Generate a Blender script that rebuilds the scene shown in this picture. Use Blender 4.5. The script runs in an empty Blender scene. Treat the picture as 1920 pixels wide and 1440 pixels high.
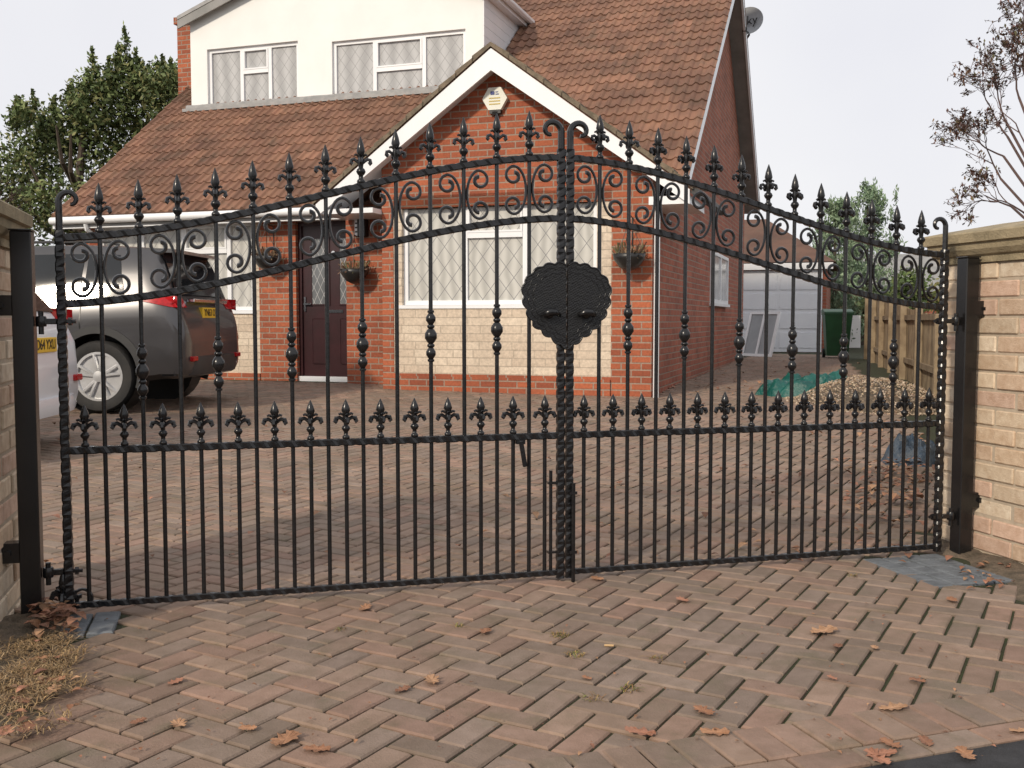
import bpy, bmesh, math, random
from mathutils import Vector, Matrix, noise
RN=random.Random(11)
C=bpy.context.scene.collection
F=1900.; CZ=1.05
CAM=Vector((0,0,CZ)); PIT=math.atan(120/1900)
fw=Vector((0,math.cos(PIT),-math.sin(PIT))); up=Vector((0,math.sin(PIT),math.cos(PIT))); rt=Vector((1,0,0))
def ray(px,py): return fw+rt*((px-960)/F)+up*((720-py)/F)
def atY(px,py,Y):
    d=ray(px,py); return CAM+d*(Y/d.y)
def gz(Y):
    pts=[(4.7,0),(11,.14),(13.5,.21),(27,.24)]
    if Y<=4.7: return 0.
    for (a,za),(b,zb) in zip(pts,pts[1:]):
        if Y<=b: return za+(zb-za)*(Y-a)/(b-a)
    return .24
def onG(px,py):
    d=ray(px,py); z=0
    for i in range(12):
        p=CAM+d*((z-CZ)/d.z); z=gz(p.y)
    return Vector((p.x,p.y,z))
# ---------------------------------------------------------------- materials
def newmat(name):
    m=bpy.data.materials.new(name); m.use_nodes=True
    nt=m.node_tree; b=nt.nodes['Principled BSDF']
    return m,nt,b
def nd(nt,t,**k):
    n=nt.nodes.new(t)
    for a,v in k.items(): setattr(n,a,v)
    return n
def mixc(nt,fac,a,b,blend='MIX'):
    n=nd(nt,'ShaderNodeMix',data_type='RGBA',blend_type=blend)
    for i,v in ((0,fac),(6,a),(7,b)):
        if hasattr(v,'links'): nt.links.new(v,n.inputs[i])
        else: n.inputs[i].default_value=v if i==0 else (*v,1)
    return n.outputs[2]
def noi(nt,vec,scale,detail=4,rough=.6):
    n=nd(nt,'ShaderNodeTexNoise'); n.inputs['Scale'].default_value=scale; n.inputs['Detail'].default_value=detail; n.inputs['Roughness'].default_value=rough
    nt.links.new(vec,n.inputs['Vector']); return n.outputs['Fac']
def ramp(nt,f,a,b):
    n=nd(nt,'ShaderNodeMapRange'); n.inputs[1].default_value=a; n.inputs[2].default_value=b
    nt.links.new(f,n.inputs[0]); return n.outputs[0]
def bumpn(nt,b,h,strength,dist=.01):
    n=nd(nt,'ShaderNodeBump'); n.inputs['Strength'].default_value=strength; n.inputs['Distance'].default_value=dist
    nt.links.new(h,n.inputs['Height']); nt.links.new(n.outputs[0],b.inputs['Normal'])
def Mt(name,col,rough=.6,metal=0,col2=None,var=.3,scale=6,bump=0,bscale=60,attr=False,spec=.5,bdist=.01,dirt=None):
    m,nt,b=newmat(name)
    tc=nd(nt,'ShaderNodeTexCoord').outputs['Object']
    c2=col2 or tuple(c*(1-var) for c in col)
    f=ramp(nt,noi(nt,tc,scale),.35,.65)
    o=mixc(nt,f,col,c2)
    if attr:
        a=nd(nt,'ShaderNodeAttribute',attribute_name='Col')
        o=mixc(nt,1.,o,a.outputs['Color'],'MULTIPLY')
    if dirt:
        for (dc,ds,lo,hi,amt) in dirt:
            f2=ramp(nt,noi(nt,tc,ds,5,.65),lo,hi); mu=nd(nt,'ShaderNodeMath',operation='MULTIPLY'); mu.inputs[1].default_value=amt; nt.links.new(f2,mu.inputs[0])
            o=mixc(nt,mu.outputs[0],o,dc)
    nt.links.new(o,b.inputs['Base Color'])
    b.inputs['Roughness'].default_value=rough; b.inputs['Metallic'].default_value=metal
    b.inputs['Specular IOR Level'].default_value=spec
    if bump: bumpn(nt,b,noi(nt,tc,bscale,5),bump,bdist)
    return m
def brickmat(name,c1,c2,mort,w,h,ms,bump=.6,dark=.75,irr=0):
    m,nt,b=newmat(name)
    tc=nd(nt,'ShaderNodeTexCoord').outputs['Object']
    s=nd(nt,'ShaderNodeSeparateXYZ'); nt.links.new(tc,s.inputs[0])
    a=nd(nt,'ShaderNodeMath',operation='ADD'); nt.links.new(s.outputs[0],a.inputs[0]); nt.links.new(s.outputs[1],a.inputs[1])
    cb=nd(nt,'ShaderNodeCombineXYZ'); nt.links.new(a.outputs[0],cb.inputs[0]); nt.links.new(s.outputs[2],cb.inputs[1])
    br=nd(nt,'ShaderNodeTexBrick'); nt.links.new(cb.outputs[0],br.inputs['Vector'])
    if irr: br.squash=.62; br.squash_frequency=3; br.offset=.37
    br.inputs['Scale'].default_value=1; br.inputs['Mortar Size'].default_value=ms; br.inputs['Mortar Smooth'].default_value=.3
    br.inputs['Brick Width'].default_value=w; br.inputs['Row Height'].default_value=h
    br.inputs['Color1'].default_value=(*c1,1); br.inputs['Color2'].default_value=(*c2,1); br.inputs['Mortar'].default_value=(*mort,1)
    n1=ramp(nt,noi(nt,tc,1.3,3),.35,.7)
    o=mixc(nt,n1,(1,1,1),(dark,dark,dark))
    o=mixc(nt,1.,br.outputs['Color'],o,'MULTIPLY')
    n2=ramp(nt,noi(nt,tc,35,3),.3,.8)
    o2=mixc(nt,n2,(1.1,1.1,1.1),(.70,.70,.70))
    o=mixc(nt,1.,o,o2,'MULTIPLY')
    nt.links.new(o,b.inputs['Base Color']); b.inputs['Roughness'].default_value=.9
    inv=nd(nt,'ShaderNodeMath',operation='SUBTRACT'); inv.inputs[0].default_value=1; nt.links.new(br.outputs['Fac'],inv.inputs[1])
    bumpn(nt,b,inv.outputs[0],bump,.012)
    return m
def latticemat(name,col,line,dx=.11,dz=.17,t=.07,fold=9.,rough=.12):
    m,nt,b=newmat(name)
    tc=nd(nt,'ShaderNodeTexCoord').outputs['Object']
    s=nd(nt,'ShaderNodeSeparateXYZ'); nt.links.new(tc,s.inputs[0])
    def ma(op,a,b_=None):
        n=nd(nt,'ShaderNodeMath',operation=op)
        for i,v in enumerate((a,b_)):
            if v is None: continue
            if hasattr(v,'links'): nt.links.new(v,n.inputs[i])
            else: n.inputs[i].default_value=v
        return n.outputs[0]
    x=ma('ADD',s.outputs[0],s.outputs[1]); X=ma('DIVIDE',x,dx); Z=ma('DIVIDE',s.outputs[2],dz)
    u=ma('LESS_THAN',ma('FRACT',ma('ADD',X,Z)),t); v=ma('LESS_THAN',ma('FRACT',ma('SUBTRACT',X,Z)),t)
    l=ma('MAXIMUM',u,v)
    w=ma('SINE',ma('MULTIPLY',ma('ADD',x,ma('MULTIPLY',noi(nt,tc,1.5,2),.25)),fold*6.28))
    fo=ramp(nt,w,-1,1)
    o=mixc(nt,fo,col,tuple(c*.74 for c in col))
    o=mixc(nt,l,o,line)
    nt.links.new(o,b.inputs['Base Color']); b.inputs['Roughness'].default_value=rough
    return m
K={}
K['black']=Mt('black_gloss_paint',(.006,.006,.007),.25,0,(.012,.012,.013),scale=30,bump=.25,bscale=70,bdist=.003)
K['blackplate']=Mt('hammered_black_plate',(.005,.005,.006),.40,0,(.010,.010,.010),scale=40)
K['post']=Mt('black_post_paint',(.006,.006,.007),.25,0,(.014,.013,.013),scale=4)
nt=K['blackplate'].node_tree; b_=nt.nodes['Principled BSDF']; tc=nd(nt,'ShaderNodeTexCoord').outputs['Object']
mp=nd(nt,'ShaderNodeMapping'); mp.inputs['Scale'].default_value=(1,.05,1); mp.inputs['Rotation'].default_value=(0,.5,0); nt.links.new(tc,mp.inputs[0])
vo=nd(nt,'ShaderNodeTexVoronoi'); vo.inputs['Scale'].default_value=115; vo.inputs['Randomness'].default_value=.35; nt.links.new(mp.outputs[0],vo.inputs['Vector']); bumpn(nt,b_,vo.outputs['Distance'],.6,.005)
K['paver']=Mt('block_paver',(1,1,1),.9,0,(.80,.79,.76),scale=14,bump=.7,bscale=140,attr=True,bdist=.004,dirt=[((.13,.095,.062),1.1,.45,.72,.5),((.095,.090,.045),6,.52,.75,.5),((.34,.27,.20),30,.6,.8,.35)])
K['soil']=Mt('mossy_soil',(.036,.033,.016),.95,0,(.033,.044,.012),scale=7,bump=.8,bscale=60,bdist=.02)
K['dirt']=Mt('loose_soil',(.22,.165,.115),.95,0,(.10,.08,.055),scale=14,bump=1.,bscale=90,bdist=.02)
K['asphalt']=Mt('asphalt',(.05,.05,.055),.85,0,(.03,.03,.033),scale=20,bump=1,bscale=220,bdist=.01)
K['pbrick']=Mt('buff_brick',(1,1,1),.9,0,(.80,.74,.69),scale=24,bump=.6,bscale=130,attr=True,bdist=.007)
K['mortar']=Mt('mortar',(.50,.42,.32),.95,0,(.42,.34,.26),scale=30,bump=.6,bscale=200,bdist=.004)
K['cap']=Mt('cap_stone',(.36,.29,.18),.85,0,(.22,.18,.11),scale=9,bump=.8,bscale=90,bdist=.008)
K['brick']=brickmat('red_brick',(.47,.135,.062),(.30,.082,.042),(.36,.26,.20),.235,.079,.010)
K['sidebrick']=brickmat('side_red_brick',(.44,.13,.072),(.29,.082,.046),(.34,.24,.18),.235,.079,.009)
K['stone']=brickmat('cream_stone_cladding',(.74,.63,.50),(.60,.49,.38),(.50,.42,.33),.42,.098,.007,.5,dark=.88,irr=1)
K['tile']=Mt('roof_tile',(.265,.135,.086),.85,0,(.165,.084,.056),scale=1.3,bump=.6,bscale=60,attr=True,dirt=[((.10,.08,.055),3,.52,.75,.5),((.30,.23,.17),9,.62,.8,.3)])
K['ridge']=Mt('verge_mortar',(.22,.17,.12),.9,0,(.12,.10,.07),scale=12,bump=.8,bscale=60)
K['white']=Mt('white_render',(.84,.84,.82),.8,0,(.80,.80,.78),scale=2,bump=.15,bscale=90)
K['upvc']=Mt('white_upvc',(.82,.83,.84),.3,0,(.77,.78,.80),scale=3)
K['lead']=Mt('lead_flashing',(.35,.34,.33),.6,0,(.25,.25,.25),scale=8)
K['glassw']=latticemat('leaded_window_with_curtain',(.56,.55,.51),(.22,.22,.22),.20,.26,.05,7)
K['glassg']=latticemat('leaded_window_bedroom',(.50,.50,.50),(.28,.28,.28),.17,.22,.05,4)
K['glassd']=latticemat('leaded_door_glass',(.16,.17,.18),(.5,.5,.5),.10,.2,.06,3)
K['door']=Mt('maroon_door',(.035,.008,.011),.35,0,(.024,.006,.008),scale=5)
K['chrome']=Mt('chrome',(.7,.7,.7),.15,1,(.6,.6,.6))
K['alarm']=Mt('alarm_cream',(.74,.74,.66),.4,0,(.70,.70,.62))
K['ablack']=Mt('dark_plastic',(.02,.02,.02),.4,0,(.012,.012,.012))
K['yellow']=Mt('yellow_print',(.6,.45,.08),.5)
K['blue']=Mt('blue_print',(.03,.05,.25),.5)
K['carg']=Mt('grey_car_paint',(.075,.073,.076),.28,.4,(.062,.060,.063),scale=1.5)
K['carw']=Mt('white_car_paint',(.72,.73,.75),.25,0,(.68,.69,.71),scale=1.5)
for k in('carg','carw'): K[k].node_tree.nodes['Principled BSDF'].inputs['Coat Weight'].default_value=.5
K['cglass']=Mt('car_glass',(.012,.014,.016),.06,0,(.02,.022,.025),scale=2)
K['tyre']=Mt('tyre_rubber',(.018,.018,.018),.8,0,(.028,.026,.024),scale=10,bump=.3)
K['clad']=Mt('black_plastic_trim',(.022,.022,.024),.55,0,(.03,.03,.03),scale=8)
K['alloy']=Mt('alloy_wheel',(.62,.62,.63),.35,.5,(.5,.5,.5))
K['red']=Mt('red_lamp',(.50,.012,.015),.12,0,(.30,.008,.01),scale=25)
K['clear']=Mt('clear_lamp',(.6,.6,.6),.1,0,(.4,.4,.4),scale=25)
K['plate']=Mt('yellow_number_plate',(.75,.48,.03),.4,0,(.7,.43,.03))
K['leaf']=Mt('foliage',(.5,.5,.5),.65,0,(.42,.42,.42),scale=3,attr=True,spec=.25)
K['bark']=Mt('bark',(.10,.075,.055),.9,0,(.05,.04,.03),scale=14,bump=.8,bscale=50)
K['twig']=Mt('purple_brown_twig',(.15,.095,.085),.85,0,(.09,.06,.055),scale=14)
K['oak']=Mt('dry_oak_leaf',(1,1,1),.75,0,(.7,.65,.6),scale=45,attr=True,bump=.5,bscale=90)
K['fence']=Mt('weathered_fence',(.36,.28,.18),.9,0,(.22,.16,.10),scale=5,bump=.5,bscale=60,attr=True)
K['bin']=Mt('green_bin_plastic',(.018,.095,.035),.45,0,(.014,.07,.028),scale=5)
K['tarp']=Mt('green_tarpaulin',(.003,.095,.078),.4,0,(.002,.06,.052),scale=6,bump=.8,bscale=9,bdist=.04)
K['bluebag']=Mt('blue_sack',(.03,.055,.09),.45,0,(.05,.06,.07),scale=9,bump=.8,bscale=20,bdist=.03)
K['gravel']=Mt('gravel',(1,1,1),.9,0,(.75,.7,.65),scale=60,attr=True)
K['straw']=Mt('dry_grass',(.36,.27,.165),.9,0,(.21,.155,.09),scale=20,attr=True)
K['sett']=Mt('blue_grey_sett',(.16,.175,.19),.75,0,(.10,.11,.12),scale=14,bump=.4,bscale=110)
K['dish']=Mt('dish_grey',(.36,.38,.40),.5,0,(.30,.32,.34),scale=4)
K['gdoor']=Mt('white_garage_door',(.80,.82,.85),.5,0,(.75,.77,.81),scale=2)
K['soffit']=Mt('grey_soffit',(.30,.29,.28),.7,0,(.22,.22,.21),scale=3)
K['cork']=Mt('cigarette_paper',(.6,.4,.2),.8)
# ---------------------------------------------------------------- mesh builder
class MB:
    def __init__(s): s.v=[]; s.f=[]; s.c=[]; s.mi=[]; s.T=None
    def add(s,vs,fs,col=(1,1,1),mi=0):
        o=len(s.v)
        s.v+= [tuple(s.T@Vector(p)) if s.T else tuple(p) for p in vs]
        for f in fs: s.f.append(tuple(o+i for i in f)); s.c.append(col); s.mi.append(mi)
    def box(s,x0,x1,y0,y1,z0,z1,col=(1,1,1),mi=0,bev=0):
        if bev:
            cx,cy,cz=(x0+x1)/2,(y0+y1)/2,(z0+z1)/2
            bm=bmesh.new(); bmesh.ops.create_cube(bm,size=1)
            for v in bm.verts: v.co=Vector((cx+v.co.x*(x1-x0),cy+v.co.y*(y1-y0),cz+v.co.z*(z1-z0)))
            bmesh.ops.bevel(bm,geom=bm.edges[:],offset=bev,segments=1,affect='EDGES')
            bm.verts.index_update()
            s.add([v.co[:] for v in bm.verts],[[v.index for v in f.verts] for f in bm.faces],col,mi); bm.free(); return
        s.add([(x0,y0,z0),(x1,y0,z0),(x1,y1,z0),(x0,y1,z0),(x0,y0,z1),(x1,y0,z1),(x1,y1,z1),(x0,y1,z1)],
              [(3,2,1,0),(4,5,6,7),(0,1,5,4),(1,2,6,5),(2,3,7,6),(3,0,4,7)],col,mi)
    def tube(s,path,rad,n=8,caps=True,col=(1,1,1),flat=None):
        P=[Vector(p) for p in path]; L=len(P)
        t0=(P[1]-P[0]).normalized(); a=Vector((0,1,0))
        if abs(t0.dot(a))>.9: a=Vector((1,0,0))
        nrm=(a-t0*a.dot(t0)).normalized(); vs=[]
        for i,p in enumerate(P):
            t=(P[min(i+1,L-1)]-P[max(i-1,0)]).normalized()
            nrm=(nrm-t*nrm.dot(t)).normalized(); bn=t.cross(nrm)
            r=rad(i/(L-1)) if callable(rad) else rad
            for k in range(n):
                an=2*math.pi*(k+.5)/n
                vs.append(p+nrm*(math.cos(an)*r*(flat or 1))+bn*(math.sin(an)*r))
        fs=[]
        for i in range(L-1):
            for k in range(n): fs.append((i*n+k,i*n+(k+1)%n,(i+1)*n+(k+1)%n,(i+1)*n+k))
        if caps: fs+= [tuple(range(n-1,-1,-1)),tuple((L-1)*n+k for k in range(n))]
        s.add(vs,fs,col)
    def lathe(s,prof,c=(0,0,0),n=12,axis='z',col=(1,1,1),sq=(1,1),caps=True):
        vs=[];c=Vector(c)
        for r,z in prof:
            for k in range(n):
                a=2*math.pi*(k+.5)/n; x,y=r*math.cos(a)*sq[0],r*math.sin(a)*sq[1]
                q={'z':(x,y,z),'y':(x,z,y),'x':(z,x,y)}[axis]
                vs.append(c+Vector(q))
        fs=[]
        for i in range(len(prof)-1):
            for k in range(n): fs.append((i*n+k,i*n+(k+1)%n,(i+1)*n+(k+1)%n,(i+1)*n+k))
        if caps: fs+= [tuple(range(n-1,-1,-1)),tuple((len(prof)-1)*n+k for k in range(n))]
        s.add(vs,fs,col)
    def prism(s,pts,d0,d1,axis='y',col=(1,1,1)):
        n=len(pts)
        def q(a,b,d): return {'y':(a,d,b),'x':(d,a,b),'z':(a,b,d)}[axis]
        vs=[q(a,b,d0) for a,b in pts]+[q(a,b,d1) for a,b in pts]
        fs=[tuple(range(n)),tuple(range(2*n-1,n-1,-1))]+[(i,(i+1)%n,n+(i+1)%n,n+i) for i in range(n)]
        s.add(vs,fs,col)
    def build(s,name,mat,parent=None,smooth=False,cols=False,rec=True,ang=None):
        me=bpy.data.meshes.new(name); me.from_pydata(s.v,[],s.f)
        if cols:
            at=me.color_attributes.new('Col','FLOAT_COLOR','CORNER'); buf=[]
            for f,c in zip(s.f,s.c): buf+= [c[0],c[1],c[2],1.]*len(f)
            at.data.foreach_set('color',buf)
        mats=mat if isinstance(mat,list) else [mat]
        for m in mats: me.materials.append(m)
        if len(mats)>1: me.polygons.foreach_set('material_index',s.mi)
        if rec:
            bm=bmesh.new(); bm.from_mesh(me); bmesh.ops.recalc_face_normals(bm,faces=bm.faces[:]); bm.to_mesh(me); bm.free()
        if smooth: me.polygons.foreach_set('use_smooth',[True]*len(me.polygons))
        if ang: 
            me.polygons.foreach_set('use_smooth',[True]*len(me.polygons)); me.set_sharp_from_angle(angle=math.radians(ang))
        me.update()
        o=bpy.data.objects.new(name,me); C.objects.link(o)
        if parent: o.parent=parent
        return o
def tag(o,label=None,cat=None,group=None,kind=None):
    if label: o['label']=label
    if cat: o['category']=cat
    if group: o['group']=group
    if kind: o['kind']=kind
    return o
def emp(name,loc,rz=0,label=None,cat=None,group=None):
    o=bpy.data.objects.new(name,None); C.objects.link(o); o.location=loc; o.rotation_euler=(0,0,rz)
    return tag(o,label,cat,group)
def inst(name,src,loc,parent,rz=0,sc=None):
    o=bpy.data.objects.new(name,src.data); C.objects.link(o); o.parent=parent; o.location=loc; o.rotation_euler=(0,0,rz)
    if sc: o.scale=sc
    return o
def txt(name,s,size,loc,rot,mat,parent,ext=.001,sx=1):
    cu=bpy.data.curves.new(name,'FONT'); cu.body=s; cu.size=size; cu.extrude=ext; cu.align_x='CENTER'; cu.align_y='CENTER'
    t=bpy.data.objects.new(name,cu); C.objects.link(t)
    bpy.context.view_layer.update()
    me=bpy.data.meshes.new_from_object(t.evaluated_get(bpy.context.evaluated_depsgraph_get()))
    bpy.data.objects.remove(t); me.materials.clear(); me.materials.append(mat)
    o=bpy.data.objects.new(name,me); C.objects.link(o); o.location=loc; o.rotation_euler=rot; o.scale=(sx,1,1); o.parent=parent
    return o
# ---------------------------------------------------------------- gate frame of reference
GA=math.atan2(.95,3.485); GD=Vector((math.cos(GA),math.sin(GA),0)); GN=Vector((math.sin(GA),-math.cos(GA),0)); GL=3.65
P0=Vector((-1.574,3.55,0))-GD*.019
def uv(p): q=Vector((p[0],p[1],0))-P0; return q.dot(GD),q.dot(GN)
def gp(u,v,z=0): q=P0+GD*u+GN*v; return Vector((q.x,q.y,z))
def hammer(m,path,a,b=None,step=.0125,sg=1):
    b=b or a; P=[Vector(p) for p in path]
    L=[0]
    for i in range(1,len(P)): L.append(L[-1]+(P[i]-P[i-1]).length)
    n=max(2,int(L[-1]/step)); pts=[]
    j=0
    for k in range(n+1):
        d=L[-1]*k/n
        while j<len(P)-2 and L[j+1]<d: j+=1
        t=(d-L[j])/(L[j+1]-L[j]); pts.append(P[j].lerp(P[j+1],t))
    vs=[];q=.14
    for k,p in enumerate(pts):
        t=(pts[min(k+1,n)]-pts[max(k-1,0)]).normalized(); nn=Vector((0,1,0)); bn=t.cross(nn)
        ph=k%4
        for ci,(sx,sy) in enumerate(((1,1),(-1,1),(-1,-1),(1,-1))):
            dent=1.
            if ph==1 and ci%2==0: dent=.82
            if ph==3 and ci%2==1: dent=.82
            for (fx,fy) in (((1,1-2*q),(1-2*q,1)) if ci%2==0 else ((1-2*q,1),(1,1-2*q))):
                vs.append(p+nn*(sx*a*fx*dent)+bn*(sy*b*fy*dent))
    fs=[]
    for k in range(n):
        for c in range(8): fs.append((k*8+c,k*8+(c+1)%8,(k+1)*8+(c+1)%8,(k+1)*8+c))
    fs+= [tuple(range(8)),tuple(n*8+c for c in range(8))]
    m.add(vs,fs)
def spiralend(cx,cz,r0,r1,a0,turn,n,sg):
    return [(sg*(cx+(r0+(r1-r0)*i/n)*math.cos(a0+turn*i/n)),0,cz+(r0+(r1-r0)*i/n)*math.sin(a0+turn*i/n)) for i in range(n+1)]
def finial(sc,broad=0):
    m=MB()
    pr=[(.009,-.004),(.015,.0),(.016,.006),(.014,.011),(.009,.015),(.009,.028),(.014,.033),(.0185,.042),(.015,.051),(.009,.056),(.010,.07),(.013,.085),(.010,.097),(.011,.102),(.0165,.118),(.012,.140),(.006,.158),(.001,.172)]
    if broad: pr=[(r*(1.15 if z>.1 else 1),z if z<.12 else .12+(z-.12)*.85) for r,z in pr]
    m.lathe([(r,z) for r,z in pr],n=10)
    e=1.25 if broad else 1
    for k in range(4):
        a=k*math.pi/2; ca,sa=math.cos(a),math.sin(a)
        p=[(.004,.070),(.015,.081),(.025,.088),(.034*e,.085),(.036*e,.075),(.029*e,.070)]
        m.tube([(x*ca,x*sa,z) for x,z in p],lambda t:(.005+.0035*t)*e,6)
        m.tube([(x*ca,x*sa,z) for x,z in [(.008,.098),(.018*e,.105),(.024*e,.101)]],lambda t:.0045*e,5)
    for i,v in enumerate(m.v): m.v[i]=(v[0]*sc,v[1]*sc,v[2]*sc)
    return m
def ball(z,r,h,n=5): return [(max(.009,r*math.cos(-math.pi/2+math.pi*i/n)),z+h*math.sin(-math.pi/2+math.pi*i/n)) for i in range(n+1)]
def S(t): return .82*(3*t*t-2*t**3)+.18*t
protos={}
def leaf(sg,u0,B,label):
    root=emp('gate_leaf',gp(u0,0,0),GA,label,'gate')
    A=.019; Lf=B
    def zr2(u): return 1.105+.345*S(min(1,max(0,u/Lf)))
    def zr1(u): return 1.335+.352*S(min(1,max(0,u/Lf)))
    k_=K['black']
    def X(u): return sg*u
    m=MB(); hammer(m,[(X(A),0,.012),(X(A),0,1.36)],.0155)
    pts=[(X(A),0,1.355),(X(A),0,1.465)]+[(X(A)+p[0],0,p[2]) for p in spiralend(.036,1.465,.036,.013,math.pi,-1.45*math.pi,18,sg)]
    m.tube(pts,lambda t:.012-.005*t,8); m.build('hinge_stile',k_,root)
    m=MB(); hammer(m,[(X(B),0,.012),(X(B),0,1.72)],.0152)
    pts=[(X(B),0,1.71),(X(B),0,1.79)]+[(X(B)+p[0],0,p[2]) for p in spiralend(.042,1.79,.042,.015,math.pi,-1.5*math.pi,20,-sg)]
    m.tube(pts,lambda t:.014-.006*t,8); m.build('meeting_stile',k_,root)
    for nm,fn in (('bottom_rail',lambda u:.036),('middle_rail',lambda u:.59),('scroll_rail',zr2),('top_rail',zr1)):
        m=MB(); a=.0115 if nm=='bottom_rail' else .0132
        hammer(m,[(X(A+(B-A)*i/40),0,fn(A+(B-A)*i/40)) for i in range(41)],a,a+.0005); m.build(nm,k_,root)
    if 'fin' not in protos:
        protos['fin']=finial(1.0).build('finial',k_,root,ang=50)
        protos['dog']=finial(.90,1).build('finial',k_,root,ang=50)
        m=MB(); pr=[]
        pr+= [(.008,-.10),(.013,-.097),(.013,-.09)]+ball(-.066,.0195,.022)+[(.013,-.042),(.015,-.036),(.012,-.030)]+ball(0,.0245,.029)+[(.012,.030),(.015,.036),(.013,.042)]+ball(.066,.0195,.022)+[(.013,.09),(.013,.097),(.008,.10)]
        m.lathe(pr,n=12); protos['kn']=m.build('knuckle',k_,root,ang=50)
        m=MB()
        for sz in (1,-1):
            P=[(.013+.049*(1-math.cos(math.pi/2*i/8)),0,.092*math.sin(math.pi/2*i/8)*sz) for i in range(9)]
            P+= [(p[0],0,p[2]*sz) for p in spiralend(.062,.055,.037,.013,math.pi/2,-1.95*math.pi,26,1)][1:]
            m.tube(P,lambda t:.0056+.0032*t*t,6,flat=1.1)
        protos['sc']=m.build('scroll',k_,root,ang=60)
    ptch=(B-A)/28
    for k in range(1,28):
        u=A+ptch*k
        if k%2==0:
            b=MB(); b.tube([(0,0,.04),(0,0,zr1(u)-.002)],.0080,8); o=b.build('long_bar',k_,root,ang=50); o.location.x=X(u)
            inst('finial',protos['fin'],(X(u),0,zr1(u)+.012),root,rz=RN.uniform(-.15,.15))
            i=k//2
            if i%2==0: inst('knuckle',protos['kn'],(X(u),0,(.60+zr2(u))/2),root)
            else:
                zc=(zr1(u)+zr2(u))/2; sl=(zr1(u+.06)-zr1(u-.06))/.12
                for sd in (1,-1):
                    inst('scroll',protos['sc'],(X(u),0,zc+sl*.055*sd),root,rz=0 if sd*sg>0 else math.pi)
        else:
            b=MB(); b.tube([(0,0,.04),(0,0,.60)],.0080,8); o=b.build('short_bar',k_,root,ang=50); o.location.x=X(u)
            inst('finial',protos['dog'],(X(u),0,.604),root,rz=RN.uniform(-.15,.15))
    # scalloped shield: broad wavy shoulders, narrowing at the bottom
    ctl=[(0,-76),(20,-80),(50,-74),(72,-60),(90,-38),(90,-8),(82,18),(68,42),(48,58),(28,72),(8,86),(0,88)]
    out=[]; tot=0; seg=[]
    for (xa,ya),(xb,yb) in zip(ctl,ctl[1:]):
        for i in range(8): seg.append((xa+(xb-xa)*i/8,ya+(yb-ya)*i/8))
    seg.append(ctl[-1]); d=0; pv=seg[0]
    for i,(x,y) in enumerate(seg):
        d+=math.hypot(x-pv[0],y-pv[1]); pv=(x,y)
        r_=math.hypot(x,y) or 1; w_=abs(math.sin(d*math.pi/26))*6-3
        if i in (0,len(seg)-1): w_=0
        out.append((x+x/r_*w_,y+y/r_*w_))
    cx=B+.0175; sc=1/505
    pts=[(X(cx-x*sc),1.115-y*sc) for x,y in out]
    pts=[(X(cx-.003),pts[0][1])]+pts[1:-1]+[(X(cx-.003),pts[-1][1])]
    m=MB(); m.prism(pts,-.0245,-.0162); pl=m.build('lock_plate',K['blackplate'],root)
    m=MB(); m.tube([(x,-.0235,z) for x,z in pts[1:-1]],.0042,6)
    for sc2 in (.88,.76):
        m.tube([(X(cx)+(x-X(cx))*sc2,-.0245,1.115+(z-1.115)*sc2) for x,z in pts[1:-1]],.0020,5)
    m.build('plate_edge',k_,pl,smooth=True)
    m=MB(); hx=X(cx-.075)
    m.lathe([(.001,-.048),(.016,-.044),(.020,-.036),(.018,-.0235)],(hx,0,1.075),12,'y')
    m.tube([(hx-.03*sg,-.05,1.068),(hx-.01*sg,-.060,1.080),(hx+.015*sg,-.062,1.082),(hx+.04*sg,-.052,1.066)],lambda t:.006+.010*math.sin(math.pi*min(1,t*.85+.15)),8)
    m.build('handle',k_,pl,smooth=True)
    for z in ((.16,1.045) if sg>0 else (.17,1.045)):
        m=MB()
        m.box(*sorted((X(A-.016),X(-.056))),-.010,.010,z-.010,z+.010,bev=.002)
        m.lathe([(.016,-.018),(.018,-.014),(.018,.014),(.016,.018)],(X(-.048),0,z),12)
        m.lathe([(.009,-.045),(.009,.035)],(X(-.048),0,z),8)
        m.lathe([(.014,.0),(.014,.012)],(X(.040) if sg>0 else X(.040)-.012,0,z),6,'x'); m.lathe([(.007,-.03),(.007,.03)],(X(.035),0,z),6,'x')
        m.build('hinge',k_,root,ang=40)
    return root
LB=.019+1.832; RB=.019+1.743
lf=leaf(1,0,LB,'left leaf of the black wrought iron gate, in front of the cars')
rl=leaf(-1,GL,RB,'right leaf of the black wrought iron gate, beside the full brick pillar')
m=MB(); m.tube([(LB-.040,-.0,.45),(LB-.040,0,.03)],.007,8)
for z in (.40,.12): m.box(LB-.052,LB-.01,-.010,.010,z-.005,z+.005)
m.build('drop_bolt',K['black'],lf)
bl_=LB-.17
m=MB(); m.T=Matrix.Translation((bl_,-.02,.575))@Matrix.Rotation(-.17,4,'Y'); m.box(-.009,.009,-.006,.006,-.105,.0,bev=.003); m.T=None; m.box(bl_-.017,bl_+.018,-.022,.01,.562,.58); m.build('bolt_lever',K['black'],lf)
m=MB(); m.tube([(-RB+.01,-.026,.40),(-RB+.01,-.026,.0)],.008,8)
for z in (.36,.12): m.box(-RB-.006,-RB+.024,-.034,-.014,z-.006,z+.006)
m.build('drop_bolt',K['black'],rl)
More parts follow.
